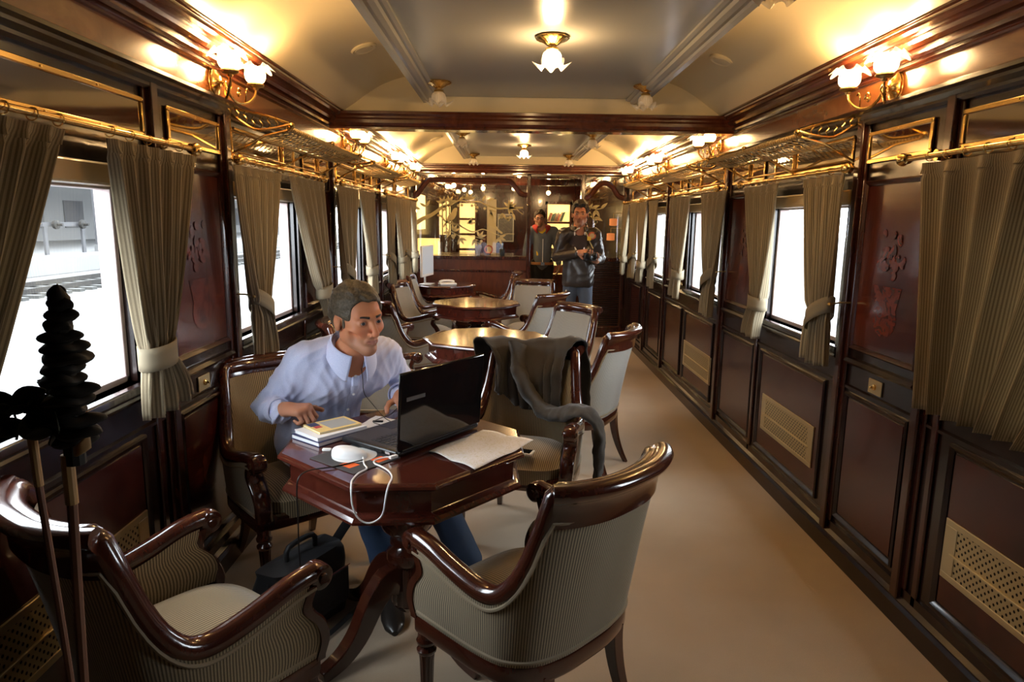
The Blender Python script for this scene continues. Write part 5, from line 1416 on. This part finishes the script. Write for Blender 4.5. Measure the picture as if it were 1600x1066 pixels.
sdf_obj('jeans',P,(px-.24,py-.24,.03),(px+.24,py+.22,1.0),.010,'jeans2',p2,noise=folds(.006,1,9))
def shoe(c,d,parent):
    t=MB(); d=Vector((d[0],d[1],0)).normalized(); s_=Vector((-d.y,d.x,0)); C0=Vector(c)
    secs=[(-.10,.034,.075),(-.05,.040,.085),(.03,.042,.065),(.10,.045,.045),(.15,.036,.035),(.175,.012,.02)]; n=14; vs=[]
    for x_,w_,h_ in secs:
        for k in range(n):
            a=2*PI*k/n; vs.append(C0+d*x_+s_*(w_*math.cos(a))+Vector((0,0,max(0,h_/2+h_/2*math.sin(a)) if math.sin(a)>-.8 else .0)))
    fs=[(i*n+k,i*n+(k+1)%n,(i+1)*n+(k+1)%n,(i+1)*n+k) for i in range(len(secs)-1) for k in range(n)]+[tuple(range(n)),tuple((len(secs)-1)*n+k for k in range(n))]
    t.add(vs,fs).build('shoe','shoe',parent)
shoe((px-.10,py+.02,0),(-.1,-1),p2); shoe((px+.09,py-.08,0),(.15,-1),p2)
# sunglasses on his head
def glasses(xf,z,y,label,rim,lens,tilt=0,r=.024,name='glasses'):
    t=MB(); mtx=xf@Matrix.Translation((0,y,z))@Matrix.Rotation(tilt,4,'X')
    for s in(-1,1): t.tube([mtx@Vector((s*.032+r*math.cos(a),0,r*.75*math.sin(a))) for a in [2*PI*k/20 for k in range(20)]],.0022,6,closed=True)
    t.tube([mtx@Vector((-.009,0,.004)),mtx@Vector((.009,0,.004))],.002,6)
    for s in(-1,1): t.tube([mtx@Vector((s*.056,0,.005)),mtx@Vector((s*.074,-.02,.005)),mtx@Vector((s*.078,-.09,.0))],.002,6)
    l=MB()
    for s in(-1,1): l.add([mtx@Vector((s*.032+r*math.cos(a),0,r*.75*math.sin(a))) for a in [2*PI*k/20 for k in range(20)]],[tuple(range(20))])
    g=t.build(name,rim); l.build('lenses',lens,g,smooth=False); tag(g,label,'glasses'); return g
glasses(H2,.090,.096,'dark sunglasses pushed up on the standing photographer\'s hair','black','blackgloss',tilt=-.5,name='sunglasses')
# camera in his hands
th=thing('camera',(px+.085,py-.255,1.115),'black camera with a big lens held by the man in the leather jacket','camera',rz=math.radians(12))
bx(-.065,-.03,0,.065,.035,.085).build('camera_body','black',th,bevel=.010,seg=3)
bx(-.022,-.03,.08,.022,.03,.105).build('viewfinder','black',th,bevel=.008)
MB().lathe([(.0,-.115),(.034,-.115),(.036,-.108),(.036,-.07),(.033,-.065),(.033,-.03)],c=(0,0,.042),ax='y',n=28).build('lens','black',th)
MB().lathe([(.0,-.117),(.026,-.1165),(.028,-.115)],c=(0,0,.042),ax='y',n=24).build('front_glass','blackgloss',th)
# ------------------------------------------------------------------ man in the doorway behind
M['hoodie']=mat('grey_hoodie',(.13,.145,.17),.9,spec=.2); M['redlining']=mat('red_hood_lining',(.38,.03,.025),.8); M['yellowtee']=mat('yellow_tee',(.75,.50,.03),.8); M['blacktrouser']=mat('black_trousers',(.010,.010,.012),.8)
qx,qy=.375,10.3
H3=headmatrix(Vector((qx-.05,qy,1.53)),math.radians(-92),0,0,1.0)
p3=make_head(H3,None,base=(.46,.25,.17),stub=(.15,.085,.055),lips=(.28,.11,.08),res=.006)
n3=sdf_obj('neck',[('rc',(qx-.13,qy+.02,1.33),(qx+.13,qy+.02,1.33),.05,.05,0),('rc',(qx-.18,qy+.02,1.33),(qx-.235,qy+.03,1.10),.04,.034,.03),('rc',(qx-.235,qy+.03,1.10),(qx-.268,qy-.02,.86),.034,.026,.01),('rc',(qx+.18,qy+.02,1.33),(qx+.23,qy+.03,1.10),.04,.034,.03),('rc',(qx+.23,qy+.03,1.10),(qx+.258,qy-.02,.86),.034,.026,.01),('rc',(qx-.03,qy+.01,1.50),(qx-.02,qy+.02,1.38),.053,.058,.02),('rc',(qx-.02,qy+.02,1.38),(qx,qy+.03,1.3),.07,.08,.05)],(qx-.33,qy-.2,.80),(qx+.33,qy+.2,1.56),.012,'skin',color=flat((.46,.25,.17)))
pa=hand_prims(frame((qx-.27,qy-.02,.86),(0.05,-.1,-1),(-1,0,0)),side=1,curl=(.3,.35,.4,.45)); lo,hi=hand_box(pa); h1=sdf_obj('rh',pa,lo,hi,.006,'skin',color=flat((.46,.25,.17)))
pb=hand_prims(frame((qx+.26,qy-.02,.86),(-.05,-.1,-1),(1,0,0)),side=-1,curl=(.3,.35,.4,.45)); lo,hi=hand_box(pb); h2=sdf_obj('lh',pb,lo,hi,.006,'skin',color=flat((.46,.25,.17)))
join_into(p3,[n3,h1,h2]); p3.name='person'; tag(p3,'man with glasses, grey zip hoodie and yellow shirt standing beyond the doorway','person')
add_eyes(H3,p3); add_brows(H3,p3,'hair_dark'); hair(H3,p3,'hair_dark',thick=.009,hl=.074,seed=7,nz=.007,top=.016)
P=[('rc',(qx,qy+.02,.90),(qx,qy+.02,1.25),.135,.145,0),('rc',(qx-.14,qy+.02,1.36),(qx+.14,qy+.02,1.36),.07,.07,.07),
   ('rc',(qx-.18,qy+.02,1.345),(qx-.235,qy+.03,1.10),.068,.058,.03),('rc',(qx-.235,qy+.03,1.10),(qx-.26,qy-.02,.88),.057,.046,.01),
   ('rc',(qx+.18,qy+.02,1.345),(qx+.23,qy+.03,1.10),.068,.058,.03),('rc',(qx+.23,qy+.03,1.10),(qx+.25,qy-.02,.88),.057,.046,.01),
   ('-rc',(qx-.03,qy,1.54),(qx-.02,qy-.05,1.38),.068,.06,.01),('-rc',(qx-.02,qy-.10,1.42),(qx-.01,qy-.19,1.22),.055,.012,.01)]
hk=sdf_obj('hoodie',P,(qx-.40,qy-.24,.72),(qx+.40,qy+.24,1.46),.010,'hoodie',p3,noise=folds(.007,1,4))
P=[('rc',(qx-.01,qy+.01,1.0),(qx-.01,qy+.02,1.30),.122,.122,0),('-rc',(qx-.03,qy,1.52),(qx-.03,qy-.04,1.38),.058,.05,.01)]
sdf_obj('yellow_tee_shirt',P,(qx-.2,qy-.2,.85),(qx+.2,qy+.2,1.46),.010,'yellowtee',p3)
t=MB(); t.grid(lambda u,v:(qx-.02+(.095+.035*math.sin(PI*v)+.02*v)*math.sin(lerp(.55,2*PI-.55,u)),qy+.0-(.085+.03*math.sin(PI*v)+.035*v)*math.cos(lerp(.55,2*PI-.55,u)),1.455-.05*v-(.085*v+.02)*max(0,math.cos(lerp(.55,2*PI-.55,u)))),36,6)
o=t.build('red_hood','redlining',hk,ang=180); so=o.modifiers.new('s','SOLIDIFY'); so.thickness=.008
P_=snap(hk,[(qx,qy-.6,1.24-k*.035) for k in range(11)],(0,1,0),.003); t=MB(); t.tube(P_,.0055,6); t.build('white_zip','white',hk)
P=[('rc',(qx-.08,qy+.03,.86),(qx-.09,qy+.02,.48),.10,.068,0),('rc',(qx-.09,qy+.02,.48),(qx-.09,qy+.03,.08),.066,.055,.01),('rc',(qx+.08,qy+.03,.86),(qx+.09,qy+.02,.48),.10,.068,.03),('rc',(qx+.09,qy+.02,.48),(qx+.09,qy+.03,.08),.066,.055,.01)]
sdf_obj('trousers',P,(qx-.25,qy-.15,.02),(qx+.25,qy+.2,.98),.012,'blacktrouser',p3,noise=folds(.005,1,2))
t=MB(); t.lathe([(.168,-.02),(.172,-.018),(.172,.018),(.168,.02)],c=(0,0,0),n=32,cap=False); t.v=[(a*1.0+qx,b*.98+qy+.02,c+.875) for a,b,c in t.v]; bl=t.build('belt',mat('tan_belt',(.35,.16,.06),.5),p3)
t=MB(); t.box(qx-.03,qy-.16,.85,qx+.03,qy-.148,.90); t.build('buckle','chrome',bl,bevel=.003)
shoe((qx-.09,qy,0),(-.1,-1),p3); shoe((qx+.09,qy,0),(.1,-1),p3)
glasses(H3,.004,.108,'black-rimmed glasses worn by the man in the grey hoodie','black','pane',r=.023)
# ------------------------------------------------------------------ things on the front table
TZ=.7405
# laptop: hinge line from (-.50,2.07) to (-.24,2.43)
hx=Vector((.26,.36,0)).normalized(); hy=Vector((-.81,.585,0)).normalized(); ho=Vector((-.500,2.075,TZ))
ang=math.atan2(hx.y,hx.x)
lp=thing('laptop',ho,'open black laptop on the front table, its lid turned towards us','laptop',rz=ang)
LW,LD=.425,.265
t=MB(); t.box(0,0,.004,LW,LD,.026); t.build('base','black',lp,bevel=.008,seg=3)
t=MB(); t.box(.015,.015,.026,LW-.015,LD-.015,.0268); t.build('palm_rest',mat('brown_grey_palm_rest',(.035,.030,.028),.35),lp)
for r in range(6):
    t=MB()
    for k in range(17):
        x=.030+k*.0218; y=.035+r*.0195; t.box(x,y,.0266,x+.0185,y+.0165,.0292)
    t.build('key_row','black',lp,bevel=.001)
t=MB(); t.box(.16,.185,.0268,.26,.245,.0275); t.build('touchpad','black',lp)
for k in range(3): bx(-.002,.03+k*.035,.010,.004,.05+k*.035,.018).build('port','steel' if k else 'silver',lp)
lid=MB(); H_=.262
lid.box(0,-.005,0,LW,.006,H_); lo_=lid.build('lid','blackgloss',lp,bevel=.006,seg=3); lo_.location=(0,-.002,.024); lo_.rotation_euler=(math.radians(4),0,0)
s_=bx(.012,.0065,.014,LW-.012,.0075,H_-.014).build('screen',mat('lit_laptop_screen',(.02,.02,.02),.2,emit=(.6,.7,.9,1),es=.5),lo_)
s_=bx(.03,-.0062,.165,.115,-.0050,.178).build('lid_logo_bar',mat('dim_logo_silver',(.16,.15,.15),.35,.5),lo_)
MB().lathe([(.007,0),(.007,LW-.04)],c=(.02,.0,.024),ax='x',n=12).build('hinge','black',lp)
def quad_paper(name,c4p,label,m,cat,z=TZ+.001,curl=None,th_=.0008,n=20,wave=.0015):
    a,b,c,d=[Vector(p+(0,)) for p in c4p]
    def fn(u,v):
        p=(a*(1-u)+b*u)*(1-v)+(d*(1-u)+c*u)*v; zz=z+wave*(1+math.sin(u*9+v*5)*math.cos(v*7))*1.0
        if curl: zz+=curl(u,v)
        return (p.x,p.y,zz)
    t=MB(); t.grid(fn,n,n,uv=lambda u,v:(u,v)); o=t.build(name,m,fixn=False); s=o.modifiers.new('s','SOLIDIFY'); s.thickness=th_; s.offset=1; return tag(o,label,cat)
# map print
mp_=mat('map_paper',(.72,.70,.68),.85); tc=N(mp_,'ShaderNodeUVMap'); v1=N(mp_,'ShaderNodeTexNoise',Scale=7,Detail=5,Distortion=2.5); L(mp_,tc.outputs[0],v1.inputs['Vector'])
L(mp_,ramp(mp_,v1.outputs[0],[(.46,c4((.80,.78,.78))),(.49,c4((.62,.57,.42))),(.505,c4((.74,.72,.66))),(.53,c4((.80,.78,.78)))]),BS(mp_).inputs['Base Color'])
quad_paper('map',((-.405,2.15),(-.245,1.985),(-.055,2.245),(-.235,2.385)),'creased white paper map spread at the right corner of the front table','map_' if False else mp_,'map',
    curl=lambda u,v:.020*max(0,v-.6)*max(0,u-.5)*8*.25+.004*abs(math.sin(u*PI*2))+.003*abs(math.sin(v*PI*1.5)))
white=mat('white_paper',(.74,.74,.76),.85)
quad_paper('paper_sheet',((-.700,2.42),(-.625,2.385),(-.56,2.50),(-.66,2.56)),'white sheet of paper beside the laptop with an earphone cable on it',white,'paper')
quad_paper('paper_sheet',((-.56,2.62),(-.48,2.55),(-.44,2.60),(-.52,2.66)),'small white sheet behind the earphone cable, near the laptop lid',white,'paper')
# notebook stack
def block(name,c,w,d,h,rz,label,cat,cover,pages,z):
    th=thing(name,(c[0],c[1],z),label,cat,rz=rz)
    bx(-w/2+.002,-d/2+.002,.002,w/2-.003,d/2-.002,h-.002).build('pages',pages,th); 
    bx(-w/2,-d/2,h-.002,w/2,d/2,h).build('cover',cover,th); bx(-w/2,-d/2,0,w/2,d/2,.002).build('back_cover',cover,th)
    return th
cream=mat('cream_cover',(.80,.76,.62),.6); navy=mat('navy_cover',(.03,.04,.12),.5)
block('book',(-.775,2.315),.155,.21,.016,math.radians(-38),'white block of papers under the other booklets on the front table','papers',navy,white,TZ)
block('book',(-.770,2.320),.145,.205,.012,math.radians(-42),'white printed booklet in the middle of the stack beside the man\'s hand','booklet',white,white,TZ+.0162)
yb=block('book',(-.770,2.335),.12,.165,.008,math.radians(-46),'yellow and cream booklet on top of the stack beside the man\'s hand','booklet',mat('yellow_cover',(.72,.55,.22),.6),cream,TZ+.0284)
bx(-.045,-.03,.0081,.045,.07,.0086).build('cover_grey_panel',mat('cover_grey',(.35,.37,.38),.6),yb); bx(-.055,-.075,.0081,-.015,-.04,.0087).build('cover_blue_patch',navy,yb); bx(-.012,-.07,.0081,.012,-.045,.0087).build('cover_red_patch',mat('cover_red',(.5,.05,.05),.6),yb)
# mouse mat, mouse, cable
mm_=thing('mouse_mat',(-.635,2.085,TZ),'dark grey mouse mat with white circle and orange marks','mouse mat',rz=math.radians(52))
bx(-.095,-.11,0,.095,.11,.003).build('mat','charcoal_mat' if False else mat('charcoal_mat',(.045,.045,.05),.8),mm_,bevel=.001)
MB().lathe([(.0,.0031),(.072,.0031),(.072,.0036),(.0,.0038)],c=(.012,.018,0),n=40).build('white_circle',mat('mat_white',(.75,.75,.75),.7),mm_)
og=mat('mat_orange',(.75,.12,.02),.7)
bx(.015,-.095,.0031,.060,-.055,.0036).build('orange_mark',og,mm_); bx(-.075,-.065,.0031,-.035,-.015,.0036).build('orange_mark',og,mm_)
ms=thing('computer_mouse',(-.655,2.092,TZ+.0045),'white computer mouse on the grey mat','mouse',rz=math.radians(-102))
t=MB(); t.grid(lambda u,v:(.034*math.cos(2*PI*u)*math.sin(PI/2*v)**.7*(1-.10*math.sin(2*PI*u)),.060*math.sin(2*PI*u)*math.sin(PI/2*v)**.7,.030*math.cos(PI/2*v)**.6*(1-.25*math.sin(2*PI*u)*math.sin(PI/2*v)) if v<1 else 0),40,14,cu=True)
t.build('shell','white',ms); bx(-.0012,-.05,.014,.0012,-.01,.024).build('button_split','silver',ms)
# world positions for the looping cable
def cable(name,pts,r,m,label,n=70):
    t=MB(); t.tube(crs(pts,n),r,8); return tag(t.build(name,m),label,'cable')
cable('mouse_cable',[(-.610,2.085,.752),(-.594,2.025,.7445),(-.577,1.984,.7445),(-.594,1.944,.7445),(-.600,1.895,.7445),(-.597,1.862,.744),(-.592,1.838,.724),(-.588,1.834,.686),(-.573,1.834,.651),(-.546,1.834,.636),(-.518,1.834,.646),(-.501,1.834,.669),(-.492,1.836,.722),(-.488,1.862,.744),(-.488,1.915,.7445),(-.505,1.962,.7445),(-.535,2.002,.7445),(-.560,2.026,.7445),(-.566,2.055,.745),(-.535,2.070,.750),(-.512,2.062,.753)],.0027,'white','white mouse cable looping down over the front edge of the table')
bx(-.014,-.006,-.004,.014,.006,.004).build('usb_plug','white').location=(-.508,2.064,TZ+.014); o=bpy.data.objects['usb_plug']; o.rotation_euler=(0,0,.8); tag(o,'white plug of the mouse cable at the laptop corner','plug')
tag(bx(-.758,2.145,TZ,-.728,2.160,TZ+.009).build('usb_stick','white',bevel=.003),'small white memory stick at the left of the mouse mat','memory stick')
cable('black_cable',[(-.60,2.05,TZ+.008),(-.68,1.995,TZ+.005),(-.745,1.965,TZ+.004),(-.772,1.938,TZ-.01),(-.778,1.932,.68),(-.778,1.935,.62),(-.785,1.95,.50),(-.80,2.0,.30),(-.86,2.10,.10),(-.98,2.25,.006),(-1.10,2.35,.006),(-1.22,2.45,.006)],.0022,'black','thin black cable hanging from the left edge of the front table to the floor')
cable('earphone_cable',[(-.50,2.50,TZ+.006),(-.53,2.56,TZ+.010),(-.57,2.585,TZ+.03),(-.60,2.55,TZ+.012),(-.64,2.50,TZ+.006),(-.65,2.46,TZ+.006),(-.61,2.43,TZ+.006),(-.58,2.46,TZ+.006),(-.62,2.52,TZ+.008),(-.68,2.56,TZ+.06),(-.70,2.545,.84),(-.705,2.55,.90),(-.712,2.555,.955)],.0014,'black','thin black earphone cable running from the table up the man\'s shirt')
t=MB().lathe([(.0,-.012),(.006,-.011),(.007,0),(.006,.011),(.0,.012)],ax='y',n=14); o=t.build('brass_plug','brass'); o.location=(-.495,2.495,TZ+.0075); tag(o,'small brass plug at the end of the earphone cable beside the laptop','plug')
o=bx(-.02,-.006,-.003,.02,.006,.003).build('memory_stick','black',bevel=.002); o.location=(-.635,2.475,TZ+.0055); tag(o,'tiny black clip lying on the white sheet','clip')
o=bx(-.035,-.008,-.003,.035,.008,.004).build('pen',navy,bevel=.003); o.location=(-.668,2.375,TZ+.004); o.rotation_euler=(0,0,-.5); tag(o,'dark blue pen between the booklets and the white sheet','pen')
# white phone on the jacket chair's seat
th=thing('phone',(-.07,2.93,.466),'small white phone on the seat of the jacket chair','phone',rz=math.radians(70))
bx(-.03,-.05,0,.03,.05,.010).build('body','white',th,bevel=.004); bx(-.026,-.038,.0101,.026,.038,.0106).build('display','blackgloss',th)
# ------------------------------------------------------------------ jacket over the chair back
M['wool']=mat('dark_grey_wool',(.042,.038,.034),.85,sheen=.15,spec=.15)
jc=CHO[3]; JM=Matrix.Translation(jc.location)@Matrix.Rotation(jc.rotation_euler.z,4,'Z')
from mathutils import noise as MN
def nz3(p,f,a): return MN.noise_vector(Vector(p)*f)*a
def jsurf(u,v):
    # u along the crest (-1 viewer right .. ), v from behind over the top and down the front
    U=lerp(-.345,.44,u)
    n=outn(U); p=shellp(U,.86,.02); 
    top=.897+.006*math.sin(u*19)+.010*math.sin(u*7+1)
    L1=.30+.05*math.sin(u*5+1)      # hang behind
    L2=.275+.04*math.sin(u*4.0+.6)-.02*u   # hang in front
    fold=.016*math.sin(u*23+2.5*v)+.010*math.sin(u*41+v*4+1)
    if v<.40:
        k=(.40-v)/.40; return p+n*(.052+.02*k+fold*min(1,k*2.5))+Vector((0,0,top-p.z-.028-L1*k+.0))
    if v<.55:
        k=(v-.40)/.15; a=PI*k; return p+n*(.008+.050*math.cos(a))+Vector((0,0,top-p.z-.028+.036*math.sin(a)))
    k=(v-.55)/.45; q=shellp(U*(1-.04*k),max(.5,.86-L2*k),.07)
    return Vector((q.x,q.y,0))-n*(.012+.010*k+abs(fold)*min(1,k*3)+.03*math.sin(PI*k)*.6)+Vector((0,0,top-.028-L2*k*(1+.02*math.sin(u*31))))
t=MB(); t.grid(lambda u,v:(lambda p:p+nz3(p,9,.012)+nz3(p,24,.005))(JM@jsurf(u,v)),90,60); jk=t.build('jacket','wool',ang=180); so=jk.modifiers.new('s','SOLIDIFY'); so.thickness=.006; so.offset=1
tag(jk,'dark grey jacket thrown over the back of the chair behind the laptop','jacket')
# sleeve: from the crest across the inside and over the arm rail, hanging outside
def lw(x,y,z): return JM@Vector((x,y,z))
S_=[lw(.09,-.255,.86),lw(.06,-.20,.76),lw(.02,-.145,.69),lw(-.06,-.09,.60),lw(-.13,-.06,.585),lw(-.20,-.02,.60),lw(-.255,.02,.625),lw(-.325,.05,.625),lw(-.365,.05,.56),lw(-.372,.055,.46),lw(-.372,.06,.36),lw(-.370,.065,.30)]
P_=crs([tuple(q) for q in S_],36); t=MB()
def slv(u,v):
    i=v*36; k=min(int(i),35); f=i-k; c=Vector(P_[k]).lerp(Vector(P_[k+1]),f); T=(Vector(P_[k+1])-Vector(P_[k])).normalized()
    nn=T.cross(JM.to_3x3()@Vector((0,1,0))).normalized(); bb=T.cross(nn); r=lerp(.105,.052,v**.8)*(1+.07*math.sin(v*17)+.05*math.sin(v*41+1)+.05*math.sin(2*PI*u*3+v*9)); a=2*PI*u
    q=c+nn*math.cos(a)*r*.36+bb*math.sin(a)*r; return q+nz3(q,14,.012)+nz3(q,36,.006)
t.grid(slv,28,90,cu=True); sl=t.build('sleeve','wool',jk,ang=180)
# ------------------------------------------------------------------ bag under the man's chair
bag=thing('laptop_bag',(-.90,2.33,0),'black laptop bag standing on the carpet left of the table foot','bag',rz=math.radians(62))
def bagf(u,v):
    a=2*PI*u; w=.17*(1+.05*math.sin(3*a)); d=.065; ca,sa=math.cos(a),math.sin(a); e=.35
    x=w*(abs(ca)**e)*(1 if ca>0 else -1); y=d*(abs(sa)**e)*(1 if sa>0 else -1)
    if v<.9: k=v/.9; return (x*(1+.05*math.sin(PI*k)),y*(1+.35*math.sin(PI*k))+.012*math.sin(6*k+4*u*PI),k*.27+.004)
    k=(v-.9)/.1; return (x*(1-k),y*(1-k),.274+.012*math.sin(k*PI/2))
M['nylon']=mat('black_nylon',(.008,.008,.010),.6,sheen=.1)
t=MB(); t.grid(bagf,48,20,cu=True); t.add([bagf(k/48,0) for k in range(48)],[tuple(range(48))]); t.build('body','nylon',bag,ang=60)
t=MB(); t.tube(crs([(-.07,0,.27),(-.06,0,.33),(.06,0,.33),(.07,0,.27)],12),.010,8); t.build('handle','nylon',bag)
t=MB(); P_=crs([(.165,.0,.24),(.21,-.05,.34),(.24,-.11,.40),(.23,-.16,.22),(.20,-.14,.05),(.10,-.13,.012),(-.10,-.13,.012),(-.19,-.05,.10),(-.168,0,.24)],40)
t.tube(P_,.019,8,flat=.14); t.build('shoulder_strap','nylon',bag); t=MB(); t.box(-.15,-.094,.05,.15,-.080,.19); t.build('pocket','nylon',bag,bevel=.01)
MB().tube([(-.15,-.097,.195),(.15,-.097,.195)],.002,6).build('zip',mat('red_brown_zip',(.12,.02,.015),.5),bag)
# ------------------------------------------------------------------ dried plant arrangement at the left edge, close to the camera
M['drydark']=mat('dark_dried_seed_head',(.012,.010,.008),.8); M['drystem']=mat('brown_dried_stem',(.14,.055,.025),.6); M['tape']=mat('tan_florist_tape',(.36,.21,.08),.6); M['dryleaf']=mat('dark_dried_leaf',(.018,.020,.010),.8)
ds=thing('floor_vase',(-.70,.80,0),'floor vase holding a dried cone-shaped seed head at the left picture edge','vase of dried plants')
MB().lathe([(.0,.0),(.09,0),(.10,.02),(.13,.16),(.125,.30),(.08,.42),(.06,.50),(.075,.54),(.065,.54),(.05,.50),(.05,.30),(.0,.28)],n=36).build('vase',mat('dark_glazed_vase',(.02,.015,.012),.15,coat=.6),ds)
t=MB(); t.tube(crs([(-.005,0,.30),(-.012,.01,.75),(.0,.012,1.14)],16),[.0062]*17,8); t.build('stem','drystem',ds)
MB().tube([(.0,.012,1.14),(.0,.012,1.205)],.0075,10).build('stem_tape','tape',ds)
t=MB(); t.tube(crs([(-.02,0,.30),(-.03,.02,.78),(-.045,.02,1.16)],16),[.0045]*17,8); t.build('stem','drystem',ds)
MB().tube([(-.045,.02,1.16),(-.047,.02,1.235)],.0055,10).build('stem_tape','tape',ds)
rr=random.Random(5)
# stacked seed head
cone=MB(); zc=1.222; 
widths=[.030,.034,.040,.036,.040,.036,.037,.034,.035,.030,.031,.026,.022,.020,.014]
for i,w in enumerate(widths):
    z=zc+i*.0132; cx=.008+rr.uniform(-.004,.004)+(.006*math.sin(i*1.7)); rx=w*.80*rr.uniform(.85,1.12)
    c_=(cx,.015+rr.uniform(-.003,.003),z)
    ph=rr.random()*6
    cone.grid(lambda u,v,c_=c_,rx=rx,ph=ph:(c_[0]+rx*(1+.14*math.sin(2*PI*u*2+ph)+.06*math.sin(2*PI*u*5+ph))*math.cos(2*PI*u)*math.sin(PI*v),c_[1]+rx*.9*math.sin(2*PI*u)*math.sin(PI*v),c_[2]-.0085*math.cos(PI*v)+.002*math.sin(2*PI*u*3+ph)),28,10,cu=True)
cone.lathe([(.012,zc-.03),(.012,zc+.18),(.0,zc+.197)],c=(.008,.015,0),n=10)
cone.build('seed_head','drydark',ds)
# leafy cluster at its foot
for k in range(26):
    a=rr.random()*2*PI; el=rr.uniform(-.5,.8); l=rr.uniform(.025,.05); b0=Vector((-.035+rr.uniform(-.03,.035),.02+rr.uniform(-.02,.02),1.245+rr.uniform(-.03,.03)))
    d=Vector((math.cos(a)*math.cos(el),math.sin(a)*math.cos(el)*.6,math.sin(el)*.7)); sd=d.cross(Vector((.2,1,.3))).normalized(); nn=d.cross(sd).normalized(); w=rr.uniform(.010,.016)
    lf=MB(); lf.grid(lambda u,v:b0+d*(l*v)+sd*((u-.5)*2*w*math.sin(PI*min(1,v*.92+.06))**.8)+nn*(.012*v*v+.004*abs(u-.5)),4,8); o=lf.build('leaf','dryleaf',ds,ang=180); so=o.modifiers.new('s','SOLIDIFY'); so.thickness=.0012
t=MB(); t.grid(lambda u,v:(.016+.024*v,.0-.010*math.sin(3*v),1.215+.010*(u-.5)*(1+v)+.014*v*v),6,10); o=t.build('tan_leaf','tape',ds,ang=180); so=o.modifiers.new('s','SOLIDIFY'); so.thickness=.0015
